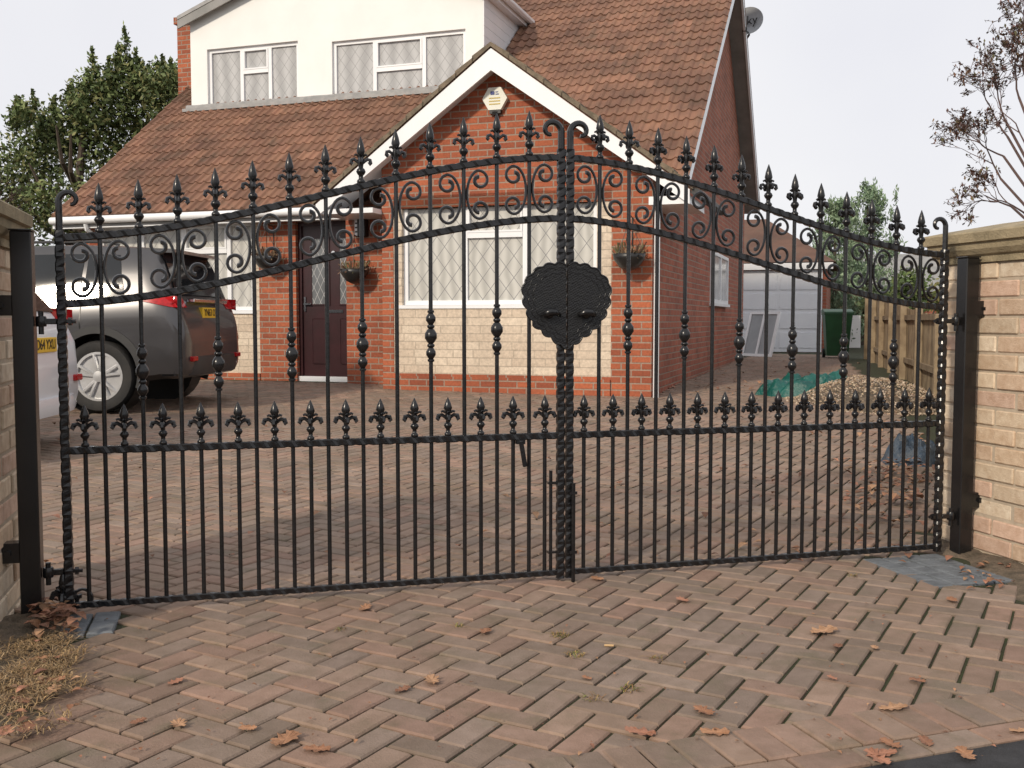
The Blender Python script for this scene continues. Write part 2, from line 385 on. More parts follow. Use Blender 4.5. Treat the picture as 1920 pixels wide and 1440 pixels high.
# ---------------------------------------------------------------- posts and pillars
def post(u,ztop,label,out):
    r=emp('gate_post',gp(u,0,0),GA,label,'gate post','posts carrying the gate leaves')
    w=.034
    m=MB(); m.box(-w,w,-w,w,-.12,ztop,bev=.004); m.build('shaft',K['post'],r)
    m=MB(); m.box(-w-.003,w+.003,-w-.003,w+.003,ztop,ztop+.006,bev=.002); m.build('cap',K['post'],r)
    for z in (1.10,.24):
        m=MB(); xs=sorted((out*.03,out*.095)); m.box(xs[0],xs[1],-.03,.03,z-.035,z+.035,bev=.003)
        m.lathe([(.012,0),(.012,.012)],(out*.07,-.042,z),6,'y')
        m.build('wall_bracket',K['post'],r)
    return r
post(-.101,1.355,'black square steel gate post against the pillar at the left edge',-1)
post(GL+.105,1.325,'black square steel gate post in front of the pillar at the right edge',1)
def pillar(side,label):
    u_in=-.185 if side<0 else GL+.17
    r=emp('gate_pillar',gp(u_in,.11,0),GA,label,'gate pillar','buff brick gate pillars')
    bl,bw,gg,ch,bh=.24,.115,.012,.081,.069
    Lx,Ly=2*bl+gg,3*bl+2*gg
    m=MB(); core=MB()
    core.box(*(sorted((side*.006,side*(Lx-.006)))),-Ly/2+.006,Ly/2-.006,-.15,1.32); core.build('mortar_core',K['mortar'],r)
    pal=[(.68,.52,.37),(.75,.61,.45),(.63,.47,.34),(.66,.47,.36),(.77,.65,.50),(.66,.53,.39)]
    z=-.15;c=0
    def br(x0,x1,y0,y1):
        q=RN.choice(pal); s_=RN.uniform(.86,1.05); q=tuple(a*s_ for a in q); j=RN.uniform(-.005,.005); 
        xs=sorted((side*x0,side*x1))
        m.box(xs[0]+j,xs[1]+j,y0+j,y1+j,z+.006,z+.006+bh,col=q,bev=.005)
    while z<1.30:
        if c%2==0:
            for i in range(3):
                y0=-Ly/2+i*(bl+gg)
                br(0,bw,y0,y0+bl); br(Lx-bw,Lx,y0,y0+bl)
            br(bw+gg,Lx-bw-gg,-Ly/2,-Ly/2+bw); br(bw+gg,Lx-bw-gg,Ly/2-bw,Ly/2)
        else:
            for y0,y1 in ((-Ly/2,-Ly/2+bw),(Ly/2-bw,Ly/2)):
                br(0,bl,y0,y1); br(bl+gg,Lx,y0,y1)
            for i in range(2):
                y0=-Ly/2+bw+gg+i*(bl+gg); br(0,bw,y0,y0+bl-.002); br(Lx-bw,Lx,y0,y0+bl-.002)
        z+=ch;c+=1
    m.build('brickwork',K['pbrick'],r,cols=True,rec=False)
    zt=z-.002; pr=[(-.05,0),(.014,0),(.014,.028),(.028,.036),(.044,.058),(.046,.075),(.046,.085),(.062,.090),(.065,.128),(.058,.136),(-.02,.154),(-.18,.185)]
    m=MB(); vs=[]
    for o_,h in pr:
        xs=sorted((side*(-o_),side*(Lx+o_)))
        for x,y in ((xs[0],-Ly/2-o_),(xs[1],-Ly/2-o_),(xs[1],Ly/2+o_),(xs[0],Ly/2+o_)): vs.append((x,y,zt+h))
    fs=[(i*4+k,i*4+(k+1)%4,(i+1)*4+(k+1)%4,(i+1)*4+k) for i in range(len(pr)-1) for k in range(4)]+[(3,2,1,0),tuple((len(pr)-1)*4+k for k in range(4))]
    m.add(vs,fs); m.build('coping_stone',K['cap'],r)
pillar(-1,'buff brick pillar with stone coping at the left edge, mostly out of view')
pillar(1,'buff brick pillar with moulded stone coping at the right edge')
# ---------------------------------------------------------------- ground
m=MB(); ys=[-60,-20,-5,0,1,2,3,4,4.7,6,8,10,11,12,13.5,17,22,27,35,50,100,400]; xs=[-300,-60,-20,-8,-4,0,4,8,20,60,300]
vs=[(x,y,gz(y)-.010) for y in ys for x in xs]; n=len(xs)
m.add(vs,[(j*n+i,j*n+i+1,(j+1)*n+i+1,(j+1)*n+i) for j in range(len(ys)-1) for i in range(n-1)])
tag(m.build('ground',K['soil'],rec=False),kind='structure')
HR=Vector((1.60,11.63,0)); HA=math.radians(18.5); E1=Vector((math.cos(HA),-math.sin(HA),0)); E2=Vector((math.sin(HA),math.cos(HA),0))
def hl(p): q=Vector((p[0],p[1],0))-HR; return q.dot(E1),q.dot(E2)
FA,FB=Vector((7.16,20,0)),Vector((4.68,11,0)); FD=(FA-FB).normalized()
def fdist(p):
    q=Vector((p[0],p[1],0))-FB; return -(q.x*FD.y-q.y*FD.x)
RA=onG(1590,1440); RBp=onG(1920,1384); RD=(RBp-RA).normalized(); RNm=Vector((RD.y,-RD.x,0))
def rdist(p): q=Vector((p[0],p[1],0))-RA; return q.dot(RNm)
def inpave(p):
    x,y=p; u,v=uv(p)
    if abs(x)>.54*y+.5: return False
    if y>27: return False
    if rdist(p)>-.20: return False
    if v>-.1:
        if u<-.02+.04*math.sin(v*9) or u>3.66-.36*max(0,v-.15): return False
        if v<.33 and .0<v and u<.19: return False
        if 3.24<u and 0<v<.5: return False
        return True
    hx,hy=hl(p)
    if hy>0.02 and -3.37<hx<-.02: return False
    if hy>.58 and hx<-.02 : return False
    if fdist(p)<.55: return False
    if v>-.4 and (u<-.2 or u>3.8): return False
    return True
pal=[(.285,.198,.150),(.265,.190,.148),(.305,.210,.158),(.245,.180,.140),(.27,.200,.160),(.30,.192,.145),(.255,.190,.150),(.28,.185,.14)]
m=MB(); ca,sa=math.cos(GA+math.pi/4),math.sin(GA+math.pi/4)
def block(mb,c,hx,hy,ax,ay,z=0,ch=.005,col=None,lo=True,jt=1):
    q=col or RN.choice(pal); s_=RN.uniform(.82,1.13); q=tuple(a*s_ for a in q); j=RN.uniform(-.0018,.0018)*jt+z; tx,ty=RN.uniform(-.014,.014)*jt,RN.uniform(-.014,.014)*jt
    vs=[]; rr=RN.uniform(-.012,.012)
    c0=(c[0]+RN.uniform(-.001,.001),c[1]+RN.uniform(-.001,.001))
    for dz,ins in ((0,ch),(-ch,0),(-.03,0)):
        for sx,sy in ((-1,-1),(1,-1),(1,1),(-1,1)):
            a,b=sx*(hx-ins),sy*(hy-ins); a,b=a-b*rr,b+a*rr
            X,Y=c0[0]+a*ax[0]+b*ay[0],c0[1]+a*ax[1]+b*ay[1]
            vs.append((X,Y,gz(Y)+dz+j+a*tx+b*ty))
    fs=[(0,1,2,3)]+[(4+k,4+(k+1)%4,(k+1)%4,k) for k in range(4)]
    if lo: fs+= [(8+k,8+(k+1)%4,4+(k+1)%4,4+k) for k in range(4)]
    mb.add(vs,fs,q)
Ng=240; AX=(ca,sa); AY=(-sa,ca); g=.091
O=(0,3)
for i in range(-Ng,Ng):
    for j in range(-Ng,Ng):
        t=(i-j)%4
        if t==0: cx,cy,hx,hy=(i+1)*g,(j+.5)*g,.0863,.0408
        elif t==3: cx,cy,hx,hy=(i+.5)*g,(j+1)*g,.0408,.0863
        else: continue
        X=O[0]+cx*ca-cy*sa; Y=O[1]+cx*sa+cy*ca
        if Y<1.5 or not inpave((X,Y)): continue
        block(m,(X,Y),hx,hy,AX,AY,lo=Y<6)
k=-4.
while k<1.8:
    p=RA+RD*k-RNm*.183; block(m,(p.x,p.y),.0416,.087,(RD.x,RD.y),(RNm.x,RNm.y),.0048,jt=.6); k+=.0905
k=-4.
while k<1.8:
    p=RA+RD*k-RNm*.047; block(m,(p.x,p.y),.087,.0425,(RD.x,RD.y),(RNm.x,RNm.y),.003,jt=.6); k+=.181
tag(m.build('block_paving',K['paver'],cols=True,rec=False),kind='structure')
m=MB(); a=RA-RD*30;b=RA+RD*30;c=b+RNm*8;d=a+RNm*8
m.add([(p.x,p.y,-.005) for p in (d,c,b,a)],[(0,1,2,3)]); tag(m.build('road',K['asphalt'],rec=False),kind='structure')
m=MB()
for i in range(2):
    for j in range(2):
        p=gp(.055+i*.092,.07+j*.13); block(m,(p.x+.0,p.y),.042,.06,(GD.x,GD.y),(GN.x,GN.y),.006,col=(1,1,1))
tag(m.build('edging_setts',K['sett'],rec=False),'small patch of dark grey setts by the left gate post','setts')
m=MB()
for i in range(4):
    for j in range(5):
        p=gp(3.29+i*.096,.05+j*.096); block(m,(p.x,p.y),.044,.044,(GD.x,GD.y),(GN.x,GN.y),.003,col=(1,1,1))
tag(m.build('edging_setts',K['sett'],rec=False),'strip of blue grey setts by the right gate post','setts')
def soil(name,u0f,u1f,v0,v1,z0,amp):
    m=MB(); N1,N2=40,50; vs=[]
    for j in range(N2+1):
        v=v0+(v1-v0)*j/N2; a,b=u0f(v),u1f(v)
        for i in range(N1+1):
            u=a+(b-a)*i/N1; e=min(i,N1-i,4)/4; p=gp(u,v); n=noise.noise(Vector((u*6,v*6,3)))*.5+.5+noise.noise(Vector((u*25,v*25,1)))*.3
            vs.append((p.x,p.y,z0*e-.012*(1-e)+amp*n*e))
    m.add(vs,[(j*(N1+1)+i,j*(N1+1)+i+1,(j+1)*(N1+1)+i+1,(j+1)*(N1+1)+i) for j in range(N2) for i in range(N1)])
    return tag(m.build(name,K['dirt'],rec=False,smooth=True),kind='structure')
soil('verge_soil',lambda v:-1.5,lambda v:.02+.05*math.sin(v*8)+.04*math.sin(v*21),.02,1.9,.012,.03)
soil('verge_soil',lambda v:3.66-.36*max(0,v-.15)+.04*math.sin(v*17),lambda v:4.6,-.3,1.5,.002,.02)
def grass(name,label,spots,n,h,seed,col):
    r=random.Random(seed); m=MB()
    for (x,y,z,rad,k) in spots:
        for i in range(k):
            a=r.uniform(0,6.28); d=rad*math.sqrt(r.random()); px,py=x+d*math.cos(a),y+d*math.sin(a)
            hh=h*r.uniform(.4,1.2); an=r.uniform(0,6.28); le=r.uniform(.5,3.0); dx,dy=math.cos(an)*hh*le,math.sin(an)*hh*le
            w=.0013; s_=r.uniform(.5,1.3); c=tuple(q*s_ for q in r.choice(col))
            ox,oy=-math.sin(an)*w,math.cos(an)*w
            m.add([(px-ox,py-oy,z),(px+ox,py+oy,z),(px+dx*.5+ox,py+dy*.5+oy,z+hh*.5),(px+dx*.5-ox,py+dy*.5-oy,z+hh*.5),(px+dx,py+dy,z+hh*.35)],[(0,1,2,3),(3,2,4)],c)
    return tag(m.build(name,K['straw'],cols=True,rec=False),label,'grass',kind='stuff')
def G2(px,py): return onG(px,py)
sp=[]
for px,py,rd,k in ((20,1230,.10,450),(90,1215,.08,380),(50,1290,.12,650),(120,1240,.07,260),(15,1330,.10,380),(80,1260,.1,450),(110,1300,.08,200),(60,1370,.1,160)):
    p=G2(px,py); sp.append((p.x,p.y,.020,rd,k))
grass('dry_grass','matted dry brown grass beside the left gate post',sp,0,.028,3,[(1,.95,.9),(1.25,1.1,.9),(.8,.65,.5),(1.1,1.,.8)])
sp=[]
for px,py,rd,k in ((1050,1192,.035,70),(1080,1228,.03,50),(1180,1292,.03,50),(1230,1235,.02,25),(1400,890,.02,20),(640,1180,.02,20),(860,1175,.02,20),(1600,1080,.02,20),(1110,1310,.03,30)):
    p=G2(px,py); sp.append((p.x,p.y,.0,rd,k))
grass('joint_weeds','small dried weeds growing in the paving joints',sp,0,.014,4,[(1,.9,.6),(.5,.7,.25),(.8,.6,.4)])
def oakmesh(seed,size,col):
    r=random.Random(seed); m=MB(); N=36; vs=[(0,0,.006)]
    ph=r.uniform(-.4,.4)
    for i in range(N):
        t=i/N*2*math.pi; x=math.cos(t); tt=t if t<math.pi else 2*math.pi-t
        w=.40*(1+.34*math.cos(9*tt+ph))*abs(math.sin(t))**.7*(1 if math.sin(t)>0 else -1)
        z=.14*abs(w)*r.uniform(.4,1.6)+.10*x*x*r.uniform(.2,1)
        vs.append((x*.5,w*.66,z))
    vs=[(a*size,b*size,c*size*.9+.003) for a,b,c in vs]
    m.add(vs,[(0,1+i,1+(i+1)%N) for i in range(N)],col)
    m.add([(-.5*size,-.006*size,.004),(-.5*size,.006*size,.004),(-.72*size,.01*size,.012),(-.72*size,-.004*size,.012)],[(0,1,2,3)],col)
    return m
lc=[(.40,.21,.115),(.34,.165,.09),(.46,.27,.155),(.28,.135,.08),(.40,.19,.12)]
big=[(535,1392,.095),(595,1410,.07),(810,1280,.075),(755,1297,.055),(1200,1378,.08),(1340,1378,.075),(1320,1338,.07),(1675,1332,.08),(1735,1395,.055),(1645,1425,.08),(1810,1418,.065),(1670,1400,.065),(1545,1187,.10),(1570,1215,.05),(1280,1128,.06),(685,1143,.07),(910,1187,.065),(335,1362,.065),(260,1357,.045),(330,1282,.05),(465,1370,.05),(95,1295,.08),(100,1312,.06),(50,1385,.07),(10,1392,.07),(1120,1088,.07),(1785,1128,.06),(1640,1218,.04),(1720,1280,.05),(1560,1275,.035),(75,1252,.06),(1100,1275,.035),(1910,1375,.05),(40,1332,.06),(1655,1418,.07)]
for i,(px,py,s_) in enumerate(big):
    p=G2(px,py); o=oakmesh(i,s_,lc[i%5]).build('oak_leaf',K['oak'],cols=True,rec=False)
    zz=.024 if px<160 else .003
    o.location=(p.x,p.y,zz); o.rotation_euler=(RN.uniform(-.08,.08),RN.uniform(-.08,.08),RN.uniform(0,6.28))
    tag(o,'curled brown oak leaf lying on the ground in front of the gate','leaf','fallen oak leaves in front of the gate')
m=MB()
def litter(p,s_,z=.006):
    r=RN; an=r.uniform(0,6.28); tl=r.uniform(-.4,.4); c=r.choice(lc); f=r.uniform(.5,1.1); c=tuple(q*f for q in c)
    vs=[]
    for a,b in ((-.5,0),(-.2,.25),(.1,.32),(.5,0),(.1,-.3),(-.2,-.25)):
        vs.append((p.x+s_*(a*math.cos(an)-b*math.sin(an)),p.y+s_*(a*math.sin(an)+b*math.cos(an)),p.z+z+s_*(abs(b)*.6+a*tl+.15)))
    m.add(vs,[tuple(range(6))],c)
for i in range(260):
    px=RN.uniform(80,1800); py=RN.uniform(760,1060); p=G2(px,py)
    if px>1300 or RN.random()<.35: litter(p,RN.uniform(.03,.07))
for i in range(190):
    px=RN.gauss(1680,50); py=RN.gauss(905,45)
    if px<1790: litter(G2(px,py),RN.uniform(.04,.09),RN.uniform(0,.05))
for i in range(70):
    px=RN.gauss(105,26); py=RN.gauss(1180,16); litter(G2(px,py),RN.uniform(.03,.07),RN.uniform(.01,.06))
for i in range(22):
    px=RN.uniform(20,160); py=RN.uniform(1250,1400); litter(G2(px,py),RN.uniform(.02,.045),RN.uniform(.015,.04))
for i in range(25):
    px=RN.uniform(1800,1900); py=RN.uniform(1060,1110); litter(G2(px,py),RN.uniform(.02,.05))
for i in range(120):
    px=RN.gauss(1380,130); py=RN.uniform(672,740); litter(G2(px,py),RN.uniform(.04,.09))
for i in range(140):
    px=RN.uniform(150,1900); py=RN.uniform(1120,1430); litter(G2(px,py),RN.uniform(.006,.018))
tag(m.build('leaf_litter',K['oak'],cols=True,rec=False),'scattered small autumn leaves on the driveway','leaves',kind='stuff')
m=MB(); m.lathe([(.0035,0),(.0035,.03)],(0,0,.0045),8,'x'); o=m.build('cigarette_butt',K['cork']); p=G2(1133,1213); o.location=(p.x,p.y,.001); o.rotation_euler=(0,0,-.1); tag(o,'cigarette butt lying on the paving in front of the gate','cigarette butt')
# ---------------------------------------------------------------- HOUSE
house=emp('brick_house',HR,-HA,'red brick chalet bungalow with tiled roof, white dormer and front gable','house')
def HLp(px,py,b):
    d=ray(px,py); o=CAM-HR
    t=(b-o.dot(E2))/d.dot(E2); p=CAM+d*t; q=p-HR
    return q.dot(E1),p.z
def HS(px,py,xl):
    d=ray(px,py); o=CAM-HR; t=(xl-o.dot(E1))/d.dot(E1); p=CAM+d*t; return (p-HR).dot(E2),p.z
W=3.394; TS=.78; ER=.5; EZ=2.55; RY,RZ=6.3,2.55+.78*5.8
def hb(name,mat,*boxes,parent=house,**k):
    m=MB()
    for b in boxes: m.box(*b,**k)
    return m.build(name,mat,parent)
wx0,wz1=HLp(752,378,0); wx1,wz0=HLp(1118,570,0)
sx0,_=HLp(738,600,0); sx1,sz0=HLp(1145,707,0)
AXX=-1.85
m=MB()
wy1=.25
m.box(-W,sx0,0,wy1,-.3,2.42); m.box(sx1,0,0,wy1,-.3,2.42); m.box(sx0,sx1,0,wy1,-.3,sz0)
m.box(sx0,sx1,0,wy1,wz1+.06,2.42)
m.prism([(-W,2.42),(0,2.42),(0,2.75),(AXX,4.05),(-W,2.96)],0,wy1)
m.build('wing_wall',K['brick'],house)
m=MB(); m.box(sx0,sx1,.012,wy1,sz0,wz0-.03); m.box(sx0,wx0,.012,wy1,wz0-.03,wz1+.06); m.box(wx1,sx1,.012,wy1,wz0-.03,wz1+.06); m.build('stone_cladding',K['stone'],house)
m=MB(); m.box(wx0,wx1,.012,wy1,wz1,wz1+.06); m.build('window_head',K['upvc'],house)
hb('plinth',K['brick'],(sx0+.002,sx1-.002,-.03,.0,-.2,sz0-.03))
m=MB(); m.prism([(.25,-.3),(10.3,-.3),(10.3,3.5),(RY,RZ-.15),(.85,2.65),(.25,2.45)],-.25,-.002,axis='x'); m.build('side_wall',K['sidebrick'],house)
m=MB(); m.box(-8.4,-.26,10.05,10.3,-.3,3.6); m.build('rear_wall',K['brick'],house)
m=MB(); m.prism([(.85,-.3),(10.3,-.3),(10.3,3.5),(RY,RZ-.15),(.85,2.6)],-8.65,-8.4,axis='x'); m.build('end_wall',K['brick'],house)
MY=.85
bx0,_=HLp(487,600,MY); bx1,_=HLp(556,600,MY); px0,_=HLp(650,600,.55)
lw0,lz1=HLp(185,425,MY); lw1,lz0=HLp(476,582,MY)
dx0=bx1; dx1=px0+.12
hb('front_wall',K['brick'],(bx0,bx1,MY,MY+.25,-.3,2.5)); hb('porch_pier',K['brick'],(px0,-W-.002,.55,MY+.25,-.3,2.6))
hb('stone_front_wall',K['stone'],(-8.4,bx0,MY+.0,MY+.25,.3,lz0-.03),(-8.4,lw0,MY,MY+.25,lz0-.03,2.5),(lw1,bx0,MY,MY+.25,lz0-.03,2.5),(lw0,lw1,MY,MY+.25,lz1,2.5))
hb('brick_plinth',K['brick'],(-8.4,bx0-.002,MY-.02,MY+.2,-.3,.30))
def window(x0,x1,z0,z1,y,cols,mat,tr=None,fr=.055,axis='y',sill=True,name='window'):
    m=MB(); d0,d1=y-.02,y+.05
    def bx(mm,a,b,c,d,e,f):
        if axis=='y': mm.box(a,b,c,d,e,f)
        else: mm.box(c,d,a,b,e,f)
    def B(a,b,c,d,o=0): bx(m,a,b,d0-o,d1,c,d)
    B(x0,x1,z0,z0+fr); B(x0,x1,z1-fr,z1); B(x0,x0+fr,z0+fr,z1-fr); B(x1-fr,x1,z0+fr,z1-fr)
    xs=[x0]+[x0+(x1-x0)*c for c in cols]+[x1]
    for x in xs[1:-1]: B(x-fr*.55,x+fr*.55,z0+fr,z1-fr,.001)
    if tr:
        for (i,h) in tr:
            zz=z0+(z1-z0)*h; a,b=xs[i]+fr*.6,xs[i+1]-fr*.6
            B(a,b,zz-fr*.6,zz+fr*.6,.006)
            B(a,b,zz+fr*.6,zz+fr*1.0,.012); B(a,b,z1-fr*1.4,z1-fr,.012); B(a,a+fr*.5,zz+fr,z1-fr*1.4,.012); B(b-fr*.5,b,zz+fr,z1-fr*1.4,.012)
    f=m.build(name,K['upvc'],house)
    for i in range(len(xs)-1):
        mm=MB(); bx(mm,xs[i]+fr*.5,xs[i+1]-fr*.5,y+.012,y+.03,z0+fr*.5,z1-fr*.5); mm.build('pane',mat,f)
    if sill:
        mm=MB(); bx(mm,x0-.04,x1+.04,d0-.07,d1,z0-.045,z0-.003); mm.build('sill',K['upvc'],f)
    return f
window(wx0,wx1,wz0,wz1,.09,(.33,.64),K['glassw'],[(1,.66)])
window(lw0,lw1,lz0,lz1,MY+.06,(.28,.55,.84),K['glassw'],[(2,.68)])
sy0,s1=HS(1332,470,0); sy1,s0=HS(1360,571,0)
window(sy0,sy1,s0,s1,0.0,(.5,),K['glassg'],axis='x',sill=False,name='window')
hb('sill',K['upvc'],(0.002,.08,sy0-.05,sy1+.05,s0-.05,s0-.003))
dz0=.22; _,dz1=HLp(600,412,MY)
dr=MB(); y=MY+.10
dr.box(dx0+.05,dx1-.02,y,y+.05,dz0+.05,dz1-.07); D=dr.build('door',K['door'],house)
m=MB(); m.box(dx0,dx0+.05,y-.03,y+.06,dz0,dz1); m.box(dx0+.05,dx1,y-.03,y+.06,dz1-.07,dz1); m.build('door_frame',K['door'],D)
m=MB(); m.box(dx0,dx1,y-.06,y+.06,dz0-.1,dz0+.05); m.build('threshold',K['upvc'],D)
dw=dx1-.02-dx0-.05; cxd=(dx0+.05+dx1-.02)/2
for s_ in (-1,1):
    c=cxd+s_*dw*.22; hw=dw*.13
    m=MB(); m.box(c-hw,c+hw,y-.006,y+.01,dz0+1.05,dz1-.25); m.build('door_glass',K['glassd'],D)
    m=MB()
    for a in ((c-hw-.02,c-hw),(c+hw,c+hw+.02)): m.box(a[0],a[1],y-.014,y,dz0+1.03,dz1-.23)
    m.box(c-hw,c+hw,y-.014,y,dz0+1.03,dz0+1.05); m.box(c-hw,c+hw,y-.014,y,dz1-.25,dz1-.23)
    m.box(c-hw,c+hw,y-.012,y,dz0+.22,dz0+.85,bev=.01); m.build('door_panel',K['door'],D)
m=MB(); m.box(cxd-.13,cxd+.13,y-.012,y,dz0+.93,dz0+.97); m.build('letter_box',K['chrome'],D)
m=MB(); m.lathe([(.03,-.03),(.035,-.01)],(cxd,y,dz1-.45),12,'y'); m.build('knocker',K['chrome'],D)
m=MB(); m.box(dx0+.075,dx0+.10,y-.02,y,dz0+.95,dz0+1.15); m.box(dx0+.08,dx0+.19,y-.05,y-.03,dz0+1.04,dz0+1.06); m.build('handle',K['chrome'],D)
hb('door_lintel',K['upvc'],(dx0-.02,dx1+.0,MY-.04,MY+.2,dz1+.002,2.52))
hb('door_step',K['brick'],(dx0-.1,dx1+.05,MY-.25,MY+.05,.0,.2))
m=MB(); m.box(-8.85,-W-.75,ER+.04,ER+.07,2.38,2.53); m.build('fascia',K['upvc'],house)
m=MB(); m.tube([(-8.95,ER-.02,2.49),(-W-.75,ER-.02,2.49)],.055,10); m.build('gutter',K['upvc'],house,ang=40)
m=MB(); m.tube([(-8.35,ER,2.44),(-8.35,ER+.02,2.36),(-8.35,MY-.06,2.22),(-8.35,MY-.06,.1)],.034,8); m.build('downpipe',K['upvc'],house,ang=40)
m=MB(); m.tube([(.05,.06,2.35),(.05,.03,2.2),(.05,.03,.12)],.034,8); m.build('downpipe',K['upvc'],house,ang=40)
m=MB(); m.box(-8.85,-W-.3,ER+.07,MY+.1,2.40,2.42); m.build('soffit',K['upvc'],house)
th=math.atan(TS); cth,sth=math.cos(th),math.sin(th)
def tiles(x0,x1,ys,zs,L,g=.255,w=.145,amp=.030):
    m=MB(); N=int((x1-x0)/w*6); rows=int(L/g)+1
    for r in range(rows):
        d0=r*g; d1=min(L,d0+g+.02); vs=[]
        jit=[RN.uniform(-.004,.004) for _ in range(int((x1-x0)/(2*w))+2)]
        for i in range(N+1):
            x=x0+(x1-x0)*i/N; ph=((x-x0)/w)%1; tI=int((x-x0)/(2*w))
            wv=amp*(max(0,math.sin(ph*math.pi*2)) if ph<.5 else -.12*math.sin((ph-.5)*2*math.pi))+jit[tI]
            for (d,o_) in ((d0,-.0),(d0,.020+wv),(d1,.002+wv)):
                vs.append((x,ys+d*cth-o_*sth,zs+d*sth+o_*cth))
        cs=[RN.uniform(.74,1.14) for _ in range(len(jit))]
        o=len(m.v); m.v+=vs
        for i in range(N):
            s_=cs[int(((i+.5)/N*(x1-x0))/(2*w))]; c=(s_,s_*RN.uniform(.97,1.03),s_*.98)
            a=o+i*3;b=a+3
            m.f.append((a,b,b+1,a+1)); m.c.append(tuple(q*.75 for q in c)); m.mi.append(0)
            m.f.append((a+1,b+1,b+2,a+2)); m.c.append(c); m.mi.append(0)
    return m
L=(RY-ER)/cth
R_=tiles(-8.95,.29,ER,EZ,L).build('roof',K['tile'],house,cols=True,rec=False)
m=MB()
m.prism([(ER+.03,EZ-.05),(RY,RZ-.02),(10.65,3.42),(10.65,3.30),(RY,RZ-.17),(ER+.03,EZ-.15)],-8.90,.24,axis='x'); m.build('roof_deck',K['soffit'],R_)
m=MB(); m.prism([(RY,RZ+.02),(10.7,3.46),(10.7,3.43),(RY,RZ-.015)],-8.95,.29,axis='x'); m.build('rear_slope',K['tile'],R_,cols=True)
m=MB(); m.tube([(-8.95,RY,RZ+.01),(.29,RY,RZ+.01)],.11,10); m.build('ridge_tiles',K['tile'],R_,cols=True)
m=MB(); m.prism([(ER,EZ-.03),(RY,RZ+.0),(10.65,3.44),(10.65,3.28),(RY,RZ-.19),(ER,EZ-.17)],.245,.285,axis='x'); m.build('bargeboard',K['upvc'],R_)
m=MB(); m.prism([(ER,EZ-.03),(RY,RZ+.0),(RY,RZ-.19),(ER,EZ-.17)],-8.94,-8.905,axis='x'); m.build('bargeboard',K['upvc'],R_)
WE,WZ,AZ=2.33,2.52,4.24
m=MB()
for s_ in (-1,1):
    xe=AXX+s_*WE; yb=ER+(WZ-EZ)/TS; yr=ER+(AZ-EZ)/TS
    A=[(AXX,-.26,AZ),(AXX,yr+.3,AZ),(xe,max(yb,.5)+.3,WZ),(xe,-.26,WZ)]
    m.add([tuple(p) for p in A]+[(p[0],p[1],p[2]-.07) for p in A],[(0,1,2,3),(7,6,5,4),(0,3,7,4),(3,2,6,7),(1,0,4,5),(2,1,5,6)])
WR=m.build('wing_roof',K['tile'],house,cols=True)
m=MB()
for s_ in (-1,1):
    n_=11
    for i in range(n_):
        a=i/n_; b=(i+1.08)/n_
        xa,za=AXX+s_*WE*a,AZ-(AZ-WZ)*a; xb,zb=AXX+s_*WE*b,AZ-(AZ-WZ)*b
        c=RN.uniform(.7,1.1)
        m.add([(xa,-.30,za-.03),(xb,-.30,zb-.03),(xb,-.30,zb+.045),(xa,-.30,za+.02),(xa,.0,za-.03),(xb,.0,zb-.03),(xb,.0,zb+.045),(xa,.0,za+.02)],[(0,1,2,3),(3,2,6,7),(1,5,6,2),(0,3,7,4),(4,7,6,5)],(c,c,c))
m.build('verge_tiles',K['ridge'],WR,cols=True)
m=MB(); bw=.20
for s_ in (-1,1):
    xe=AXX+s_*(WE-.02)
    m.prism([(AXX,AZ-.05),(xe,WZ-.04),(xe,WZ-.04-bw*.8),(AXX,AZ-.05-bw*1.25)],-.285,-.255)
m.build('bargeboard',K['upvc'],WR)
m=MB()
for s_ in (-1,1):
    xe=AXX+s_*(WE-.02); xa=AXX
    m.add([(xa,-.25,AZ-.22),(xe,-.25,WZ-.14),(xe,.24,WZ-.14),(xa,.24,AZ-.22)],[(0,1,2,3)])
m.build('soffit',K['upvc'],WR,rec=False)
hb('eaves_box',K['upvc'],(.002,AXX+WE-.02,-.25,.9,2.33,2.42)); hb('eaves_box',K['upvc'],(AXX-WE+.02,-W-.002,-.25,.5,2.36,2.42))
m=MB(); m.tube([(AXX+WE+.03,-.26,2.47),(AXX+WE+.03,2.1,2.47)],.05,8); m.build('gutter',K['clad'],house)
DX0,DX1,DY=-8.36,-3.17,3.07; DE=6.0; DRX=(DX0+DX1)/2; DRZ=6.93
zb=EZ+TS*(DY-ER)+.02
a0,a3=HLp(388,93,DY); a1,a2=HLp(560,203,DY); b0,b3=HLp(622,78,DY); b1,b2=HLp(873,190,DY)
m=MB()
m.prism([(DX0,zb-.2),(a0,zb-.2),(a0,DE),(DX0,DE)],DY,DY+.2); m.prism([(a1,zb-.2),(b0,zb-.2),(b0,DE),(a1,DE)],DY,DY+.2); m.prism([(b1,zb-.2),(DX1,zb-.2),(DX1,DE),(b1,DE)],DY,DY+.2)
m.box(a0,a1,DY,DY+.2,zb-.2,a2); m.box(a0,a1,DY,DY+.2,a3,DE); m.box(b0,b1,DY,DY+.2,zb-.2,b2); m.box(b0,b1,DY,DY+.2,b3,DE)
m.prism([(DX0,DE),(DX1,DE),(DRX,DRZ-.1)],DY,DY+.2)
DO=m.build('dormer',K['white'],house)
window(a0,a1,a2,a3,DY+.07,(.37,.68),K['glassg'],[(1,.62)])
window(b0,b1,b2,b3,DY+.07,(.32,.69),K['glassg'],[(1,.55)])
m=MB()
yt=ER+(DE-EZ)/TS
for k in range(10):
    z0=zb+.0+k*.15
    if z0>DE: break
    z1=min(DE,z0+.15)
    m.box(DX1-.02,DX1+.012,DY+.002,yt+.1,z0,z1-.006); m.box(DX1-.02,DX1+.004,DY+.002,yt+.1,z1-.006,z1)
m.build('dormer_cheek',K['upvc'],DO)
